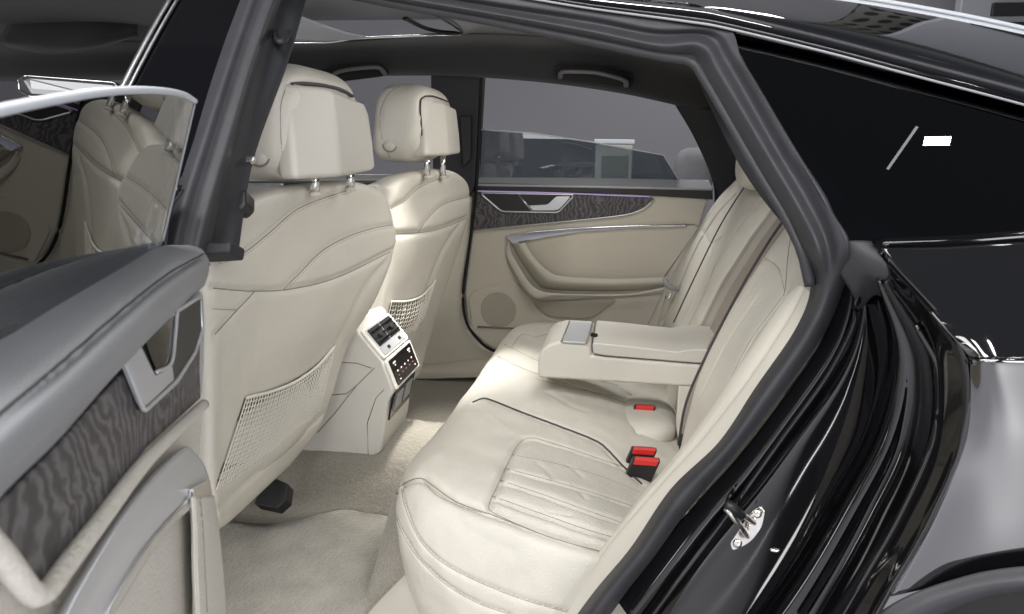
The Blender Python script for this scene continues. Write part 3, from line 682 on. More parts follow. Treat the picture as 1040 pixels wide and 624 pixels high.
# metal edge and wood
plate('trim_edge', DL([(-40, 560), (0, 508), (60, 448), (120, 380), (170, 328), (206, 296), (208, 330), (207, 372), (206, 400), (150, 452), (100, 520), (62, 572), (40, 598), (20, 590), (-60, 520)], .052), MAT['silver_plastic'], nd, th=.012, bevel=.002)
wd = plate('wood_trim', DL([(-40, 566), (0, 513), (60, 453), (120, 385), (170, 333), (202, 303), (204, 332), (203, 372), (204, 405), (150, 455), (100, 518), (62, 568), (40, 594), (24, 588)], .056), MAT['grey_wood'], nd, th=.006, bevel=.0015)
tube('trim_lip', DL([(-40, 520), (0, 562), (24, 594), (36, 605), (48, 600), (66, 576), (104, 526), (152, 464), (207, 411)], .062), .0042, MAT['leather'], nd, dense=50)
# inner handle of the near door
hbz = DL([(125, 363), (152, 338), (178, 317), (204, 301), (205, 335), (198, 358), (179, 388), (146, 418)], .062)
plate('handle_recess', sharp(hbz, .1), MAT['black_plastic'], nd, th=.004, bevel=.0008)
tube('handle_bezel', sharp(hbz, .12), .0016, MAT['silver_plastic'], nd, closed=True)
plate('handle', sharp(DL([(129, 364), (143, 351), (158, 382), (175, 372), (177, 386), (148, 413)], .066), .1), MAT['silver_plastic'], nd, th=.004, bevel=.001)
plate('handle_window', sharp(DL([(147, 344), (177, 320), (172, 368), (159, 376)], .065), .08), MAT['black_gloss'], nd, th=.001, bevel=.0004)
tube('handle_blade', DL([(180, 317), (178, 342), (174, 369), (159, 378)], .067), .0012, MAT['silver_plastic'], nd, dense=20)
# aluminium arc and pull grip
loft('armrest_arc', [
    DL([(46, 680), (68, 624), (98, 570), (130, 520), (160, 482), (182, 460), (191, 453)], .060),
    DL([(60, 690), (82, 636), (110, 584), (142, 534), (171, 500), (194, 478), (206, 470)], .063),
    DL([(74, 700), (96, 648), (122, 598), (152, 552), (178, 522), (200, 500), (214, 490)], .062)], MAT['silver_plastic'], nd, nu=50, nv=16, th=.004)
loft('armrest_edge', [
    DL([(74, 700), (96, 648), (122, 598), (152, 552), (178, 522), (200, 500), (214, 489)], .065),
    DL([(80, 704), (102, 653), (128, 604), (157, 558), (182, 528), (202, 510), (214, 502)], .067)], MAT['satin_metal'], nd, nu=40, nv=6, th=.004)
plate('grip_ferrule', sharp(DL([(196, 496), (213, 487), (216, 503), (197, 507)], .070), .15), MAT['chrome'], nd, th=.012, bevel=.002)
loft('pull_grip', [
    DL([(192, 506), (194, 540), (195, 580), (196, 624), (198, 700)], .060),
    DL([(195, 505), (197, 540), (198, 580), (200, 624), (202, 700)], .070),
    DL([(206, 504), (209, 540), (211, 580), (213, 624), (215, 700)], .074),
    DL([(216, 503), (221, 540), (224, 580), (227, 624), (229, 700)], .068),
    DL([(218, 505), (223, 540), (227, 580), (230, 624), (232, 700)], .055)], MAT['leather'], nd, nu=40, nv=24, th=.003,
    seams=[([(203, 506), (206, 540), (208, 580), (210, 622)], .001, .003, .0005, 0)])
plate('lower_trim', DL([(140, 560), (192, 516), (196, 640), (192, 740), (110, 740), (120, 620)], .05), MAT['leather'], nd, th=.01, bevel=.004)
# window glass, lowered a little
_gt = R(11); GN = (DN * math.cos(_gt) + V((0, 0, -math.sin(_gt)))).normalized(); GP = HN + DN * -.012; GP.z = 1.0
gl = [PP(x, y, GP, GN) for x, y in ((-120, 140), (-60, 125), (0, 112), (50, 102), (100, 94), (140, 91.5), (170, 93), (188, 97), (198, 103), (193, 125), (178, 190), (165, 245), (162, 262), (0, 345), (-120, 410))]
plate('window_glass', gl, MAT['door_glass'], nd, th=.004, bevel=0)
tube('glass_edge', gl[:9], .0024, MAT['light_grey'], nd, dense=60)
tube('glass_side_edge', [gl[8], gl[9], gl[10], gl[11]], .0012, MAT['grey_plastic'], nd, dense=20)
# door outer skin so that it has thickness
plate('outer_skin', DL([(-160, 470), (-60, 400), (0, 350), (60, 310), (120, 278), (165, 256), (192, 252), (190, 330), (180, 500), (170, 800), (-160, 900)], -.02), MAT['black_paint'], nd, th=.03, bevel=.006)

# ------------------------------------------------------------------ front seats
def strand(pa, r, T): addtube(T, pa, r, 5)
def front_seat(lab, base, rows, shoulder_wrap, seams, hr, net):
    t = thing('front_seat', lab, 'car seat', base, 'front seats of the cabin')
    R2 = []
    for r in rows:
        q = [P(*p) for p in r]
        e = q[-1]; q = q + [e + V((-.035, .012, 0)), e + V((-.13, .015, 0))]
        s = q[0]; q = [s + V((-.13, -.01, 0)), s + V((-.04, -.005, 0))] + q
        R2.append(q)
    top = [p + V((-.05, 0, .005)) for p in R2[0]]; top2 = [p + V((-.12, 0, -.03)) for p in R2[0]]
    bot = [p + V((-.05, 0, -.015)) for p in R2[-1]]; bot2 = [p + V((-.14, 0, .0)) for p in R2[-1]]
    R2 = [top2, top] + R2 + [bot, bot2]
    back = loft('backrest', R2, MAT['leather'], t, nu=130, nv=190, th=.0, seams=seams)
    sf = SURF[back.name]
    # sink the pocket cavity behind the net
    tpv = arc([V((p[0], p[1], 0)) for p in net['top']], 20); btv = arc([V((p[0], p[1], 0)) for p in net['bot']], 20)
    poly = tpv + list(reversed(btv))
    def inside(x, y):
        c = False; dm = 1e9
        for i in range(len(poly)):
            a, b = poly[i - 1], poly[i]
            if (a.y > y) != (b.y > y) and x < (b.x - a.x) * (y - a.y) / (b.y - a.y) + a.x: c = not c
            ab = b - a; q = V((x, y, 0)) - a; tt = max(0, min(1, q.dot(ab) / max(ab.length_squared, 1e-9))); dm = min(dm, (q - ab * tt).length)
        return dm if c else -dm
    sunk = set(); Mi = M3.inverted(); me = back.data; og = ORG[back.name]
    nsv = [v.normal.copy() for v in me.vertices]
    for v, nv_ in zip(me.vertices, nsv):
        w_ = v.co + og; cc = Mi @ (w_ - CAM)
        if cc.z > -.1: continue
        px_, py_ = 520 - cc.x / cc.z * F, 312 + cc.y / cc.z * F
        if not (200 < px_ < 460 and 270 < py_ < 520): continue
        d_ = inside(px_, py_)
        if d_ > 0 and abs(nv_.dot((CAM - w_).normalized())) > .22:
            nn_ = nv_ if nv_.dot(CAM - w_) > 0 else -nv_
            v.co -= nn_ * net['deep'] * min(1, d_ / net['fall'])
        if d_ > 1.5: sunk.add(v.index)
    me.update(); me.materials.append(MAT['pocket_shade'])
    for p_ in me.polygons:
        if all(k in sunk for k in p_.vertices): p_.material_index = 1  # faces behind the net take the painted shade
    solid(back, .004)
    # headrest
    c, sz, sh = hr['c'], hr['size'], hr['shell']
    def hw(v):
        k = v.z / sz[2]
        v = v.copy(); v.x += -.06 * sz[0] * (k * 2) ** 2 + k * sz[0] * .15
        v.y *= 1 - .05 * max(0, k) ** 1.5
        return v
    h = blob('headrest', c, sz, MAT['leather'], t, e=4.2, e2=3.4, nu=64, nv=40, warp=hw, seams=hr['seams'])
    plan = sh['plan']; m_ = len(plan)
    vs = [V((p[0], p[1], sh['z0'] + p[3])) for p in plan] + [V((p[0] - .004, p[1], sh['z0'] + (p[2] - sh['z0']) * .5)) for p in plan] + [V((p[0] - .012, p[1], p[2])) for p in plan]
    fs = [tuple(range(m_)), tuple(2 * m_ + k for k in reversed(range(m_)))] + [(i, (i + 1) % m_, l * m_ + m_ + (i + 1) % m_, l * m_ + m_ + i) if l == 0 else (m_ + i, m_ + (i + 1) % m_, 2 * m_ + (i + 1) % m_, 2 * m_ + i) for i in range(m_) for l in (0, 1)]
    sho = mk('rear_shell', vs, orient(vs, fs), MAT['backrest_shell'], h); bm_ = bmesh.new(); bm_.from_mesh(sho.data); bmesh.ops.recalc_face_normals(bm_, faces=bm_.faces); bm_.to_mesh(sho.data); bm_.free()
    bev(sho, .010, 5, 12); sho.modifiers.new('w', 'WEIGHTED_NORMAL').weight = 100
    gp = [V((p[0] + (.014 if k in (0, len(plan) - 1) else -.018), p[1] + (-.003 if k < 2 else .002 if k > 3 else 0), p[2] + .004)) for k, p in enumerate(plan)]
    bt = hr['button']
    ab = blob('adjuster_button', P(*bt), (.034, .020, .034), MAT['backrest_shell'], h, e=2, nu=24, nv=12)
    tube('button_rim', [P(*bt) + V((.018 * math.cos(a / 20 * 6.283), -.003, .018 * math.sin(a / 20 * 6.283))) for a in range(20)], .0016, MAT['seam'], t, closed=True, n=6)
    for (x, y0, y1, Y) in hr['posts']:
        p = tube('headrest_post', [P(x, y0, Y), P(x, y1, Y)], .0078, MAT['chrome'], t, n=16)
        q = P(x, y1, Y); tube('collar', [q + V((0, 0, -.004)), q + V((0, 0, .003))], .0105, MAT['backrest_shell'], p, n=16)
    # storage net: real strands hung a little off the shell
    a, b2, c2, d2 = net['quad']  # polylines top, bottom (pixel)
    T = ([], [])
    n1, n2 = net['n']
    tp = [V((p[0], p[1], 0)) for p in net['top']]; bt_ = [V((p[0], p[1], 0)) for p in net['bot']]
    def sp(u, v):
        a = cr(tp, 41)[int(round(u * 40))] if False else None
    TT = arc(tp, n1 * 2 + 1); BB = arc(bt_, n1 * 2 + 1)
    def at(i, v):
        i = min(max(i, 0), 2 * n1); k = int(i); f = i - k; k2 = min(k + 1, 2 * n1)
        a = TT[k].lerp(TT[k2], f).lerp(BB[k].lerp(BB[k2], f), v)
        hh = sf.hit(a.x, a.y)
        if not hh: return None
        nrm = hh[1] if hh[1].dot(CAM - hh[0]) > 0 else -hh[1]
        bul = .002 + .010 * math.sin(math.pi * min(1, v * .9 + .1)) * math.sin(math.pi * (i / (2 * n1)) * .9 + .15)
        return hh[0] + nrm * max(bul, .003)
    wires = []
    for i in range(0, 2 * n1 + 1, 1):
        w = [at(i, j / n2) for j in range(n2 + 1)]; wires.append([p for p in w if p])
    for j in range(1, n2 * 1, 1):
        w = []
        for i in range(0, 2 * n1 + 1):
            w.append(at(i, (j + (.22 if i % 2 else -.22)) / n2))
        wires.append([p for p in w if p])
    for w in wires:
        if len(w) > 2: addtube(T, w, net['r'], 4)
    nt_ = mk('storage_net', T[0], T[1], MAT['net'], t)
    tube('elastic_edge', [p for p in [at(i, 0) for i in range(2 * n1 + 1)] if p], net['r'] * 2.6, MAT['net'], nt_, n=8)
    return t, back

nrows = [
    [(228, 224, 1.0), (262, 205, 1.08), (300, 195, 1.2), (335, 190, 1.33), (366, 189, 1.44), (386, 194, 1.53)],
    [(220, 262, 1.0), (246, 246, 1.06), (285, 232, 1.18), (325, 224, 1.31), (364, 219, 1.44), (397, 218, 1.56)],
    [(215, 300, 1.0), (238, 298, 1.06), (272, 294, 1.17), (315, 287, 1.30), (358, 272, 1.44), (400, 252, 1.58)],
    [(213, 350, 1.0), (232, 350, 1.06), (262, 346, 1.16), (300, 338, 1.28), (340, 324, 1.42), (380, 306, 1.56)],
    [(213, 410, 1.0), (228, 410, 1.05), (252, 402, 1.14), (285, 390, 1.26), (318, 374, 1.4), (353, 352, 1.54)],
    [(214, 470, 1.0), (228, 468, 1.05), (250, 458, 1.13), (280, 442, 1.25), (308, 425, 1.38), (336, 404, 1.51)],
    [(216, 535, 1.0), (230, 530, 1.05), (248, 515, 1.13), (275, 490, 1.25), (300, 466, 1.38), (322, 436, 1.49)],
]
nseams = [
    ([(222, 266), (246, 258), (272, 238), (300, 214), (330, 201), (356, 193)], .004, .008, .0008, 1, (1.2, 2)),
    ([(288, 294), (306, 276), (326, 256), (350, 242), (376, 233), (402, 228)], .004, .008, .0008, 1, (1.2, 2)),
    ([(216, 293), (258, 296), (300, 293), (345, 281), (400, 254)], .007, .008, .0009, 0),
    ([(258, 297), (240, 316), (218, 340)], .004, .006, .0008, 0),
    ([(216, 314), (240, 315)], .002, .005, .0006, 0),
    # shell relief: recessed panel bend lines
    ([(352, 285), (316, 316), (290, 352), (262, 396), (240, 440), (222, 480)], -.006, .016, 0, 0),
    ([(396, 262), (372, 292), (352, 330), (330, 372)], .004, .012, 0, 0),
    ([(330, 420), (300, 448), (262, 480), (232, 508), (220, 518)], .004, .006, 0, 0),
]
hw_near = dict(c=(-.59, 1.295, 1.156), size=(.14, .345, .20), shell=dict(z0=1.064, plan=[(-.56, 1.145, 1.218, 0), (-.525, 1.14, 1.217, 0), (-.486, 1.235, 1.214, .002), (-.487, 1.40, 1.204, .006), (-.497, 1.45, 1.186, .01), (-.56, 1.462, 1.186, .01)]),
    seams=[([(290, 178), (286, 150), (285, 110), (290, 90)], .004, .005, .0006, 0), ([(294, 91), (299, 85), (320, 86), (345, 91), (358, 98)], .008, .006, .0034, 0, 0, 'dark_piping')],
    button=(264, 158, 1.137), posts=[(320, 172, 197, 1.22), (356, 168, 192, 1.36)])
near, nb = front_seat('near front seat seen from behind, its net pocket and headrest closest to the open door', (-.7, 1.3, .33), nrows, 0, nseams, hw_near,
    dict(quad=(0, 0, 0, 0), top=[(249, 404), (275, 397), (300, 386), (322, 370), (340, 350)], bot=[(218, 498), (245, 480), (272, 461), (300, 440), (322, 420)], n=(19, 17), r=.0012, deep=.034, fall=7))
frows = [
    [(398, 192, 1.78), (412, 182, 1.83), (430, 177, 1.91), (448, 175, 2.02), (464, 177, 2.13), (472, 184, 2.2)],
    [(396, 216, 1.77), (407, 210, 1.81), (422, 204, 1.88), (444, 199, 2.0), (466, 195, 2.13), (477, 198, 2.22)],
    [(394, 240, 1.76), (405, 238, 1.79), (422, 236, 1.87), (442, 233, 1.98), (462, 227, 2.11), (475, 220, 2.21)],
    [(388, 275, 1.76), (398, 274, 1.78), (414, 272, 1.86), (432, 268, 1.97), (452, 260, 2.1), (466, 252, 2.2)],
    [(380, 320, 1.75), (390, 320, 1.77), (402, 318, 1.85), (420, 313, 1.95), (438, 304, 2.08), (452, 295, 2.18)],
    [(372, 370, 1.74), (382, 372, 1.76), (394, 370, 1.84), (410, 363, 1.94), (424, 353, 2.06), (437, 342, 2.16)],
    [(365, 415, 1.7), (376, 415, 1.72), (388, 412, 1.8), (402, 402, 1.9), (414, 392, 2.0), (425, 380, 2.1)],
]
fseams = [
    ([(397, 212), (410, 205), (424, 192), (440, 184), (456, 180)], .004, .010, .0008, 0),
    ([(425, 236), (436, 220), (452, 207), (477, 200)], .004, .010, .0008, 0),
    ([(394, 238), (420, 237), (445, 233), (476, 221)], .008, .010, .001, 0),
    ([(470, 226), (452, 252), (436, 290), (424, 330)], .006, .016, 0, 0),
]
hw_far = dict(c=(-.56, 1.965, 1.178), size=(.15, .335, .20), shell=dict(z0=1.096, plan=[(-.53, 1.83, 1.238, 0), (-.49, 1.825, 1.237, 0), (-.455, 1.92, 1.235, .002), (-.456, 2.06, 1.228, .004), (-.466, 2.11, 1.214, .008), (-.53, 2.12, 1.212, .01)]),
    seams=[([(396, 160), (388, 140), (386, 115), (394, 96), (406, 88)], .003, .006, .0007, 0), ([(429, 154), (428, 130), (427, 106), (430, 99), (440, 98), (456, 104)], .006, .005, .0022, 0, 0, 'dark_piping')],
    button=(396, 147, 1.81), posts=[(434, 154, 180, 1.9), (450, 154, 180, 2.01)])
far, fb = front_seat('far front seat seen from behind, beyond the console, lit brightly', (-.7, 1.98, .33), frows, 0, fseams, hw_far,
    dict(quad=(0, 0, 0, 0), top=[(397, 306), (410, 306), (424, 302), (436, 292), (442, 284)], bot=[(386, 350), (396, 349), (408, 345), (418, 338), (428, 328)], n=(11, 10), r=.0013, deep=.02, fall=5))
# seat cushions of the front seats (mostly hidden) and the seat rail
for t, y0 in ((near, 1.02), (far, 1.73)):
    blob('seat_cushion', (-.95, y0 + .27, .56), (.62, .52, .2), MAT['leather'], t, e=3.5)
rl = plate('seat_rail', sharp([(258, 512, 1.34), (263, 497, 1.34), (280, 486, 1.4), (293, 492, 1.36), (291, 508, 1.36), (281, 517, 1.34)], .1), MAT['black_plastic'], near, th=.06, bevel=.004)

# ------------------------------------------------------------------ centre console
cs = thing('centre_console', 'beige centre console end between the front seats with vents and controls', 'console', (P(350, 460, 1.6).x, 1.67, .46))
cy0, cy1 = 1.565, 1.775
side = [(240, 470), (320, 459), (352, 463), (376, 465), (386, 460), (389, 448), (391, 431), (394, 408), (400, 398.5), (388, 367), (364, 338), (360, 328), (350, 332), (240, 335)]
body = plate('body', [P(x, y, cy0) for x, y in side], MAT['console_trim'], cs, th=cy1 - cy0, bevel=.005, seg=4, n=V((0, 1, 0)))
tube('panel_seam', [(332, 402, cy0 - .0005), (352, 400, cy0 - .0005), (362, 392, cy0 - .0005), (380, 374, cy0 - .0005)], .0011, MAT['seam'], cs)
tube('panel_seam', [(340, 368, cy0 - .0005), (362, 369, cy0 - .0005), (377, 374, cy0 - .0005)], .0011, MAT['seam'], cs)
tube('panel_seam', [(322, 440, cy0 - .0005), (340, 420, cy0 - .0005), (362, 392, cy0 - .0005)], .0011, MAT['seam'], cs)
tube('panel_seam', [(374, 464, cy0 - .0005), (373, 430, cy0 - .0005), (382, 404, cy0 - .0005), (390, 396, cy0 - .0005)], .0009, MAT['seam'], cs)
# lateral mapping helper: a quad on an inclined face given its near-edge points
def face(a, b, y0, y1, lift):
    """a,b pixel points on the near side edge (upper, lower); returns fn(u,v)"""
    A = P(a[0], a[1], cy0); Bq = P(b[0], b[1], cy0)
    n = (Bq - A).cross(V((0, 1, 0))).normalized()
    if n.dot(CAM - A) < 0: n = -n
    def f(u, v, l=0.0):
        p = A.lerp(Bq, v); p.y = y0 + (y1 - y0) * u; return p + n * (lift + l)
    return f, n
f, n = face((364, 338), (388, 367), cy0 + .004, cy1 - .004, .0)
def quad(f, u0, u1, v0, v1, l): return [f(u0, v0, l), f(u1, v0, l), f(u1, v1, l), f(u0, v1, l)]
av = plate('air_vent', sharp(quad(f, 0, 1, 0, 1, .006), .12), MAT['console_trim'], cs, th=.008, bevel=.002, label='rear air vent with two louvred outlets')
plate('bezel', sharp(quad(f, .07, .93, .06, .94, .008), .1), MAT['silver_plastic'], av, th=.004, bevel=.001)
plate('outlet', sharp(quad(f, .10, .49, .10, .66, .0095), .06), MAT['dark_void'], av, th=.003, bevel=0)
plate('outlet', sharp(quad(f, .52, .90, .10, .66, .0095), .06), MAT['dark_void'], av, th=.003, bevel=0)
for u0, u1 in ((.12, .47), (.54, .88)):
    for k in range(3):
        v = .2 + .17 * k
        plate('slat', quad(f, u0, u1, v, v + .05, .0125), MAT['black_gloss'], av, th=.001, bevel=0)
    um = (u0 + u1) / 2; plate('thumb_tab', sharp(quad(f, um - .06, um + .06, .33, .45, .016), .2), MAT['black_plastic'], av, th=.003, bevel=.0008)
for u in (.3, .72):
    plate('vent_dial', sharp(quad(f, u - .04, u + .04, .76, .86, .0095), .3), MAT['black_plastic'], av, th=.001, bevel=0)
f, n = face((388, 368), (400, 398), cy0 + .004, cy1 - .002, .0)
cp_ = plate('climate_panel', sharp(quad(f, 0, 1, 0, 1, .006), .12), MAT['console_trim'], cs, th=.008, bevel=.002, label='glossy black rear climate control display')
plate('display', sharp(quad(f, .08, .93, .08, .92, .0085), .08), MAT['black_gloss'], cp_, th=.003, bevel=.0006)
def dab(m_, f, u, v, du, dv, l):
    mk('symbol_light', quad(f, u, u + du, v, v + dv, l), [(0, 1, 2, 3)], MAT[m_], cp_, smooth=False)
for u, v, du, dv in ((.16, .2, .10, .06), (.19, .3, .05, .04), (.74, .2, .10, .06), (.77, .3, .05, .04), (.2, .5, .04, .05), (.34, .5, .04, .05), (.48, .5, .04, .05), (.62, .5, .04, .05), (.76, .5, .04, .05), (.2, .78, .04, .04), (.8, .78, .04, .04)):
    dab('display_lit', f, u, v, du, dv, .0088)
for u, v in ((.2, .66), (.34, .66), (.62, .66), (.76, .66), (.48, .66)): dab('display_red', f, u, v, .03, .025, .0088)
f, n = face((398, 401), (391, 432), cy0 + .01, cy1 - .01, .0)
so = plate('socket_panel', sharp(quad(f, .05, .95, .0, .95, .003), .06), MAT['black_gloss'], cs, th=.004, bevel=.001, label='black socket panel low on the console end')
for u0, v0 in ((.14, .15), (.55, .15)): plate('socket_cover', sharp(quad(f, u0, u0 + .3, v0, v0 + .55, .005), .1), MAT['grey_plastic'], so, th=.003, bevel=.001)

# ------------------------------------------------------------------ floor mat and carpet edge
mp_ = [(170, 545), (225, 534), (262, 537), (300, 534), (345, 523), (372, 526), (400, 532), (420, 560), (420, 700), (170, 720)]
mt = [Z(x, y, .285) for x, y in mp_]
mt = arc(mt, 90, True)
bm = bmesh.new(); vv = [bm.verts.new(p) for p in mt]; fce = bm.faces.new(vv); bm.normal_update()
if fce.normal.z < 0: bmesh.ops.reverse_faces(bm, faces=[fce])
ex = bmesh.ops.extrude_face_region(bm, geom=[fce]); bmesh.ops.translate(bm, verts=[e for e in ex['geom'] if isinstance(e, bmesh.types.BMVert)], vec=(0, 0, .012))
bmesh.ops.triangulate(bm, faces=[f_ for f_ in bm.faces if len(f_.verts) > 4])
bmesh.ops.subdivide_edges(bm, edges=[e for e in bm.edges if e.calc_length() > .03], cuts=5, use_grid_fill=True)
for v in bm.verts:
    if v.co.z > .29: v.co.z += .0025 * noise.noise(v.co * 7) + .002 * noise.noise(v.co * 40)
bm.normal_update()
vs = [v.co.copy() for v in bm.verts]; bm.verts.index_update(); fs = [tuple(v.index for v in f_.verts) for f_ in bm.faces]
m_ = mk('floor_mat', vs, fs, MAT['mat_carpet']); tag(m_, 'pale beige carpet floor mat lying behind the near front seat', 'floor mat')

# ------------------------------------------------------------------ rear seat
rs = thing('rear_seat', 'cream leather rear bench seat with quilted cushion and folded-down armrest', 'rear seat', (0, 1.68, .33))
CU = [(1.0, -.17, -.20), (1.004, -.19, -.13), (1.014, -.23, -.065), (1.038, -.278, -.025), (1.075, -.328, -.006), (1.13, -.363, .002), (1.22, -.386, .0), (1.35, -.384, -.006), (1.48, -.372, -.002), (1.6, -.366, .004), (1.7, -.36, .006), (1.82, -.362, .002), (2.0, -.365, -.006), (2.14, -.36, .0), (2.25, -.34, .004), (2.31, -.27, -.03), (2.33, -.2, -.1)]
rows = []
for Y, xf, dz in CU:
    xr = .12 + (.06 if Y < 1.3 else 0) * (1.3 - Y) / .3
    k = 1 - min(1, max(0, -dz) / .2)
    zs = [(xf + .035, .30), (xf + .012, .38), (xf + .0, .46), (xf + .006, .515), (xf + .035, .556), (xf + .09, .574), (xf + .18, .572), (xf + .28, .556), (xf + .38, .53), (xr, .485), (xr + .08, .46)]
    rows.append([V((x, Y, z + dz * (1 if z > .4 else .5))) for x, z in zs])
LW = .0085
cseams = [
    ([(399, 504), (406, 494.5), (417, 488), (428, 486), (438, 492), (464, 510), (505, 525), (560, 546), (616, 562)], .010, .009, .0008, 0),
    ([(430, 488), (443, 503), (467, 514), (490, 521)], .003, .004, .0005, 0),
    ([(408, 497), (411, 514), (423, 543), (440, 564), (467, 582), (517, 604), (558, 617), (600, 628)], .003, .005, .0005, 1, (1.6, -1.4)),
    ([(400, 516), (408, 540), (425, 567), (452, 593), (482, 611), (517, 624)], .003, .005, .0005, 1, (1.6, -1.4)),
    # pinched creases on the insert
    ([(576, 473), (584, 478), (592, 485)], .004, .004, 0, 0), ([(582, 492), (588, 498), (595, 507)], .004, .004, 0, 0), ([(556, 519), (566, 521), (578, 523)], .003, .005, 0, 0), ([(545, 470), (556, 478), (562, 488)], .0025, .006, 0, 0),
    ([(560, 400), (580, 412), (596, 418)], .002, .010, 0, 0), ([(455, 515), (480, 540), (520, 560)], .0015, .016, 0, 0),
    # quilted insert
    ([(618, 562), (560, 546), (503, 522), (497, 512), (503, 498), (516, 470), (526, 452), (538, 445), (560, 450), (600, 463), (654, 482)], .010, LW, .0006, 0),
    ([(514, 476), (555, 487), (600, 500), (648, 516)], .009, LW, .0005, 0),
    ([(520, 462), (560, 470), (610, 484), (650, 500)], .0, .006, .0005, 0),
    ([(508, 488), (550, 502), (600, 520), (640, 534)], .007, LW, .0005, 0),
    ([(500, 504), (545, 520), (590, 536), (630, 548)], .009, LW, .0005, 0),
    # dark piping line
    ([(480, 409), (490, 405), (500, 407), (530, 419), (570, 434), (605, 448), (618, 458), (634, 475), (652, 492)], .008, .008, .0020, 0, 0, 'dark_piping'),
    # centre / far cushion divisions
    ([(505, 362), (540, 378), (600, 398), (645, 412)], .004, .008, .0007, 0),
    ([(530, 394), (560, 400), (610, 418), (648, 440), (652, 460)], .0, .008, .0, 0),
    ([(512, 350), (560, 372), (628, 392)], .003, .006, .0005, 0),
    ([(640, 400), (648, 412), (648, 440)], .006, .007, .0007, 0),
    # far quilt
    ([(545, 385), (600, 398), (640, 405)], .003, .006, .0005, 0),
    ([(560, 338), (545, 342), (530, 340), (520, 352)], .004, .008, .0006, 0),
]
def wr(v):
    return .0018 * noise.noise(v * V((18, 30, 18)).x) + .0012 * noise.noise(V((v.x * 45, v.y * 22, v.z * 30)))
cush = loft('cushion', rows, MAT['leather'], rs, nu=230, nv=330, th=.004, seams=cseams, extra=wr, toward=V((-.8, 1.4, 2.5)))
# pedestal under cushion
loft('cushion_base', [[V((-.345, 1.2, .48)), V((-.345, 1.45, .48)), V((-.345, 1.7, .48)), V((-.34, 2.3, .48))], [V((-.34, 1.2, .40)), V((-.34, 1.45, .40)), V((-.335, 1.7, .42)), V((-.33, 2.3, .40))], [V((-.40, 1.2, .265)), V((-.385, 1.45, .27)), V((-.37, 1.7, .39)), V((-.36, 2.3, .29))]], MAT['carpet'], car, nu=60, nv=24, th=.004, extra=cn)
loft('cushion_base_corner', [[P(412, 498, 1.40), P(410, 543, 1.36), P(405, 580, 1.32), P(395, 640, 1.28)], [P(401, 500, 1.28), P(389, 543, 1.24), P(380, 579, 1.20), P(363, 632, 1.16)], [P(404, 503, 1.22), P(398, 543, 1.19), P(394, 579, 1.16), P(384, 632, 1.13)], [P(420, 510, 1.20), P(418, 545, 1.17), P(420, 579, 1.14), P(420, 632, 1.11)]], MAT['carpet'], car, nu=50, nv=36, th=.004, extra=lambda v: cn(v) * .5)
loft('near_sill_trim', [[P(421, 570, 1.13), P(440, 596, 1.10), P(470, 622, 1.08), P(520, 680, 1.05)], [P(417, 578, 1.12), P(417, 602, 1.10), P(425, 640, 1.08), P(450, 690, 1.05)], [P(415, 580, 1.12), P(376, 620, 1.11), P(358, 648, 1.10), P(380, 700, 1.06)]], MAT['sill_beige'], car, nu=40, nv=24, th=.004)
def matzone(o, pix, m):
    poly = [V((a[0], a[1], 0)) for a in pix]; Mi = M3.inverted(); me = o.data; og = ORG[o.name]; me.materials.append(m); fl_ = []
    for v in me.vertices:
        cc = Mi @ (v.co + og - CAM)
        if cc.z > -.05: fl_.append(False); continue
        x, y = 520 - cc.x / cc.z * F, 312 + cc.y / cc.z * F; c = False
        for i in range(len(poly)):
            a, b = poly[i - 1], poly[i]
            if (a.y > y) != (b.y > y) and x < (b.x - a.x) * (y - a.y) / (b.y - a.y) + a.x: c = not c
        fl_.append(c)
    k = len(me.materials) - 1
    for p in me.polygons:
        if all(fl_[q] for q in p.vertices): p.material_index = k
matzone(cush, [(538, 446), (560, 450), (600, 463), (654, 484), (640, 530), (618, 561), (560, 545), (503, 521), (497, 512), (516, 470)], MAT['perforated_leather'])
matzone(cush, [(482, 410), (500, 408), (570, 436), (616, 458), (650, 490), (654, 480), (600, 462), (540, 444), (520, 440)], MAT['perforated_leather'])

# backrests
def bx(z):
    T_ = [(.30, .11), (.40, .125), (.48, .138), (.66, .176), (.80, .229), (.93, .291), (1.04, .352), (1.2, .45)]
    for a, b in zip(T_, T_[1:]):
        if z <= b[0]: return a[1] + (b[1] - a[1]) * (z - a[0]) / (b[0] - a[0])
    return .45
def back(name, Ya, Yb, outb, mat_, seams, label=None, zt=1.04, rec=0):
    rows = []
    n = 9
    N = V((-.894, 0, .447))
    for j in range(12):
        t = j / 11
        z = .41 + (zt - .41) * t; X = bx(z) + .010
        r = []
        for i in range(n + 1):
            s = i / n; Y = Ya + (Yb - Ya) * s
            so_ = s if outb > 0 else 1 - s      # 1 at outboard
            d = -.016 * math.exp(-(s / .035) ** 2) - .016 * math.exp(-((1 - s) / .035) ** 2)
            d += .045 * max(0, (so_ - .62) / .38) ** 1.3 * (1 - .45 * t) - .006 * math.sin(math.pi * min(1, so_ / .62)) + rec
            d += .012 * math.sin(math.pi * t) 
            r.append(V((X, Y, z)) + N * d)
        e0 = [r[0] - N * .05, r[0] - N * .018]; e1 = [r[-1] - N * .018, r[-1] - N * .05]
        rows.append(e0 + r + e1)
    rows.append([p - N * .03 + V((.01, 0, .012)) for p in rows[-1]]); rows.append([p - N * .06 + V((.02, 0, 0)) for p in rows[-1]])
    return loft(name, rows, mat_, rs, nu=110, nv=130, th=.004, seams=seams, label=label)
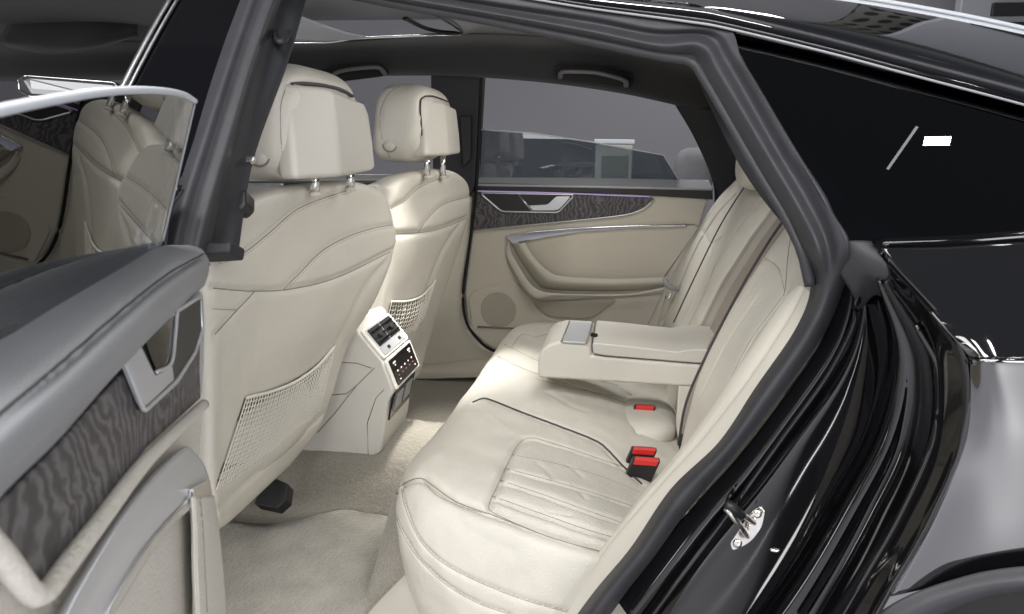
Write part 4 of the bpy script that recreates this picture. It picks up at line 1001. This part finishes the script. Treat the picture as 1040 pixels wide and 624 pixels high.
back('backrest', 1.06, 1.552, -1, MAT['leather'], [
    ([(806, 222), (800, 262), (797, 296), (790, 308), (760, 350), (724, 420)], .006, .010, .0006, 0),
    ([(776, 262), (790, 272), (797, 296)], .004, .008, .0005, 0),
    ([(712, 400), (740, 345), (770, 300)], .003, .006, 0, 0)], label='near backrest of the rear bench')
nbk = MAT['dark_piping']
tube('backrest_piping', [(689, 452, 1.535), (696, 412, 1.535), (712, 372, 1.535), (742, 312, 1.535), (778, 250, 1.535), (803, 214, 1.535)], .0028, nbk, rs, dense=50)
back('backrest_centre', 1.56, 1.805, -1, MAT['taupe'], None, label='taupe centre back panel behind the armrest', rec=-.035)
back('backrest', 1.815, 2.33, 1, MAT['leather'], [
    ([(672, 326), (690, 290), (708, 250), (728, 218), (748, 196)], .006, .008, .0007, 0),
    ([(712, 232), (722, 246), (734, 240)], .004, .007, .0005, 0),
    ([(700, 330), (716, 296), (730, 262), (752, 226), (778, 200)], .005, .008, .0005, 0),
    ([(722, 246), (720, 262), (706, 300), (690, 330)], .004, .008, .0, 0)], label='far backrest of the rear bench')
tube('backrest_piping', [(684, 328, 1.98), (704, 285, 2.02), (730, 232, 2.05), (752, 196, 2.08), (764, 180, 2.10)], .002, nbk, rs, dense=40)
# far outboard side bolster (beige) and shelf strip
loft('side_bolster', [[P(648, 350, 2.36), P(672, 300, 2.36), (700, 248, 2.36), (726, 206, 2.36), (748, 182, 2.36)], [P(662, 350, 2.30), P(684, 300, 2.30), (712, 248, 2.31), (738, 204, 2.31), (758, 180, 2.31)], [P(678, 350, 2.25), P(698, 300, 2.26), (724, 250, 2.27), (746, 206, 2.28), (766, 184, 2.28)]], MAT['leather'], rs, nu=40, nv=16, th=.01)
# rear headrest
rh = P(769, 167, 2.0)
blob('headrest', (rh.x, 2.0, rh.z), (.095, .24, .13), MAT['leather'], rs, e=3, seams=[([(764, 150), (758, 165), (762, 182), (772, 186), (780, 180)], .003, .005, .0022, 0)], nu=48, nv=30)
# far seat belt with tongue
tube('seat_belt', [(664, 352, 2.24), (678, 318, 2.24), (688, 292, 2.24), (706, 262, 2.26), (728, 226, 2.28), (748, 194, 2.3)], .02, MAT['leather'], rs, dense=30, flat=.06, upv=V((.9, 0, -.44)), label='beige seat belt webbing')
tube('belt_tongue', [(676, 284, 2.20), (677, 289, 2.19), (684, 293, 2.19), (692, 293, 2.2), (694, 290, 2.21)], .0085, MAT['grey_plastic'], rs, dense=20, label='grey belt tongue')
tube('belt_tongue_plate', [(679, 296, 2.19), (676, 302, 2.19), (679, 304, 2.19), (682, 297, 2.19)], .0022, MAT['satin_metal'], rs)
# armrest
ax0, ax1 = 1.575, 1.795
arm = plate('armrest', [P(x, y, ax0) for x, y in [(546, 384), (546, 366), (549, 357), (557, 350), (568, 347), (600, 349), (601, 361), (613, 363), (700, 370), (735, 372), (725, 394), (690, 393)]], MAT['leather'], rs, th=ax1 - ax0, bevel=.008, seg=4, n=V((0, 1, 0)), label='folded-down centre armrest')
lid = plate('lid', [P(x, y, ax0 - .002) for x, y in [(601.5, 351), (603, 348.5), (640, 352), (688, 357.5), (702, 355), (738, 356), (735, 370.5), (701, 368.5), (614, 361.5), (602.5, 359.5)]], MAT['backrest_shell'], arm, th=ax1 - ax0 + .004, bevel=.006, seg=4, n=V((0, 1, 0)))
zt = P(568, 347, ax0).z
def ht(px, py, l=.0): return Z(px, py, zt + l)
plate('cup_holder_cover', sharp([ht(571, 346.5, .0025), ht(579, 327, .0025), ht(601, 328, .0025), ht(595, 348, .0025)], .08), MAT['silver_plastic'], arm, th=.004, bevel=.0008)
tube('cup_holder_edge', [ht(570, 347, .003), ht(578.5, 326.5, .003)], .0018, MAT['seam'], arm)
tube('cup_holder_edge', [ht(596, 348.5, .003), ht(602, 327.5, .003)], .0018, MAT['seam'], arm)
tube('latch_notch', [ht(601, 340, .004), ht(606, 341, .004)], .005, MAT['dark_void'], arm)
loft('armrest_underside', [[P(690, 388, 1.58), P(700, 388, 1.58), P(712, 388, 1.58)], [P(688, 420, 1.58), P(692, 425, 1.58), P(700, 425, 1.58)], [P(690, 450, 1.57), P(694, 452, 1.57), P(700, 452, 1.57)]], MAT['leather'], arm, nu=10, nv=12, th=.02)
blob('centre_pad', (.075, 1.66, .495), (.16, .24, .075), MAT['leather'], rs, e=2.6)
plate('hinge_cover', sharp([(688, 448, 1.5), (700, 440, 1.5), (700, 452, 1.5), (690, 458, 1.5)], .3), MAT['black_plastic'], rs, th=.02, bevel=.003)
# buckles: body, red button
def buckle(x, y, hgt, s, lab, sf=SURF[cush.name]):
    c = sf.hit(x, y)[0] + V((0, .004, 0))
    t = thing('belt_buckle', lab, 'seat belt buckle', c, 'seat belt buckles'); w = s
    def tp(v): return V((v.x + (v.z - c.z) * .35, v.y, v.z))
    rbox('body', (c.x - w, c.y - w * .4, c.z - .03), (c.x + w, c.y + w * .4, c.z + hgt), MAT['black_plastic'], t, b=.0025, taper=tp)
    rbox('release_button', (c.x - w * .86, c.y - w * .46, c.z + hgt * .74), (c.x + w * .86, c.y + w * .1, c.z + hgt + .0025), MAT['red_plastic'], t, b=.0015, taper=tp)
    rbox('slot', (c.x - w * .7, c.y + w * .16, c.z + hgt - .002), (c.x + w * .7, c.y + w * .28, c.z + hgt + .001), MAT['dark_void'], t, b=.0, taper=tp)
buckle(649, 484, .036, .026, 'black belt buckle with red button, the foremost of the close pair by the near seat')
buckle(647, 473, .036, .025, 'black belt buckle with red button just behind the foremost buckle')
buckle(650, 425, .030, .024, 'black belt buckle with red button alone under the folded-down armrest')

# ------------------------------------------------------------------ light
w = bpy.data.worlds.new('World'); S.world = w; w.use_nodes = True
bg = w.node_tree.nodes['Background']; bg.inputs[0].default_value = (.84, .88, 1, 1); bg.inputs[1].default_value = .09
def area(name, loc, target, size, power, col=(1, .99, .98), sy=None, spread=180):
    l = bpy.data.lights.new(name, 'AREA'); l.shape = 'RECTANGLE'; l.size = size; l.size_y = sy or size; l.energy = power; l.color = col
    l.spread = R(spread)
    o = bpy.data.objects.new(name, l); COL.objects.link(o); o.location = loc
    o.rotation_euler = (V(target) - V(loc)).to_track_quat('-Z', 'Y').to_euler(); return o
# showroom ceiling strips along and behind the viewer
area('ceiling_strip', (-1.5, -1.6, 3.3), (0, 1.3, .7), 4.0, 62, sy=.35)
area('ceiling_strip', (-.6, -.9, 3.4), (-.1, 1.5, .6), 2.6, 60, sy=.3)
area('ceiling_strip', (-1, 4.4, 3.6), (0, 2, .7), 5, 130, sy=.5)
area('fill_light', (-1.2, -3.0, 1.9), (.1, 1.4, .6), 2.2, 45, sy=1.4)  # added soft fill from behind the viewer
area('fill_light', (1.35, -1.1, 1.75), (-.5, 1.4, .85), 1.1, 36, sy=1.0)  # added fill aimed at the seat backs and open door
area('streak_light', (-2.6, -1.6, 1.5), (.6, .9, .8), .35, 26, sy=2.6)  # upright lamp added for broad reflected bands on the jamb
area('streak_light', (-1.6, -3.2, 1.5), (.6, .9, .8), .08, 10, sy=2.8)  # second added lamp, for thin streaks in the jamb paint
sl = bpy.data.lights.new('added_floor_spot', 'SPOT'); sl.energy = 3800; sl.spot_size = R(78); sl.spot_blend = 1; sl.shadow_soft_size = .08  # added spot brightens the floor so the quarter panel reflects grey
so_ = bpy.data.objects.new('added_floor_spot', sl); COL.objects.link(so_); so_.location = (3.0, -3.8, 4.6); so_.rotation_euler = (V((2.6, -2.2, 0)) - V(so_.location)).to_track_quat('-Z', 'Y').to_euler()
# small lamp that the quarter window mirrors
_d = ray(941, 155).normalized(); _h = P(941, 155, yb(155)); _n = (P(1040, 150, yb(150)) - P(900, 150, yb(150))).cross(P(900, 100, yb(100)) - P(900, 200, yb(200))).normalized()
_r = _d - _n * 2 * _d.dot(_n); _p = _h + _r * ((3.4 - _h.z) / _r.z)
_o = area('ceiling_panel', _p, _p - V((0, 0, 1)), .10, 3, sy=.035)
_h = P(906, 162, yb(162)); _d = ray(906, 162).normalized(); _r = _d - _n * 2 * _d.dot(_n); _p = _h + _r * ((3.4 - _h.z) / _r.z)
_o = area('ceiling_panel', _p, _p - V((0, 0, 1)), .012, .03, sy=.20); _o.rotation_euler.z -= R(24)
# cabin lamps in the roof
area('cabin_lamp', (-.05, 1.75, 1.33), (-.5, 1.8, .6), .5, 2.6, col=(1, .97, .92), sy=.3)
area('footwell_lamp', (-.42, 1.72, 1.33), (-.46, 1.76, .4), .08, 1.1, col=(1, .97, .9), sy=.08, spread=45)
S.view_settings.view_transform = 'Standard'; S.view_settings.look = 'None'; S.view_settings.exposure = .14; S.view_settings.gamma = 1
S.cycles.max_bounces = 10; S.cycles.transparent_max_bounces = 12
S.cycles.use_denoising = True
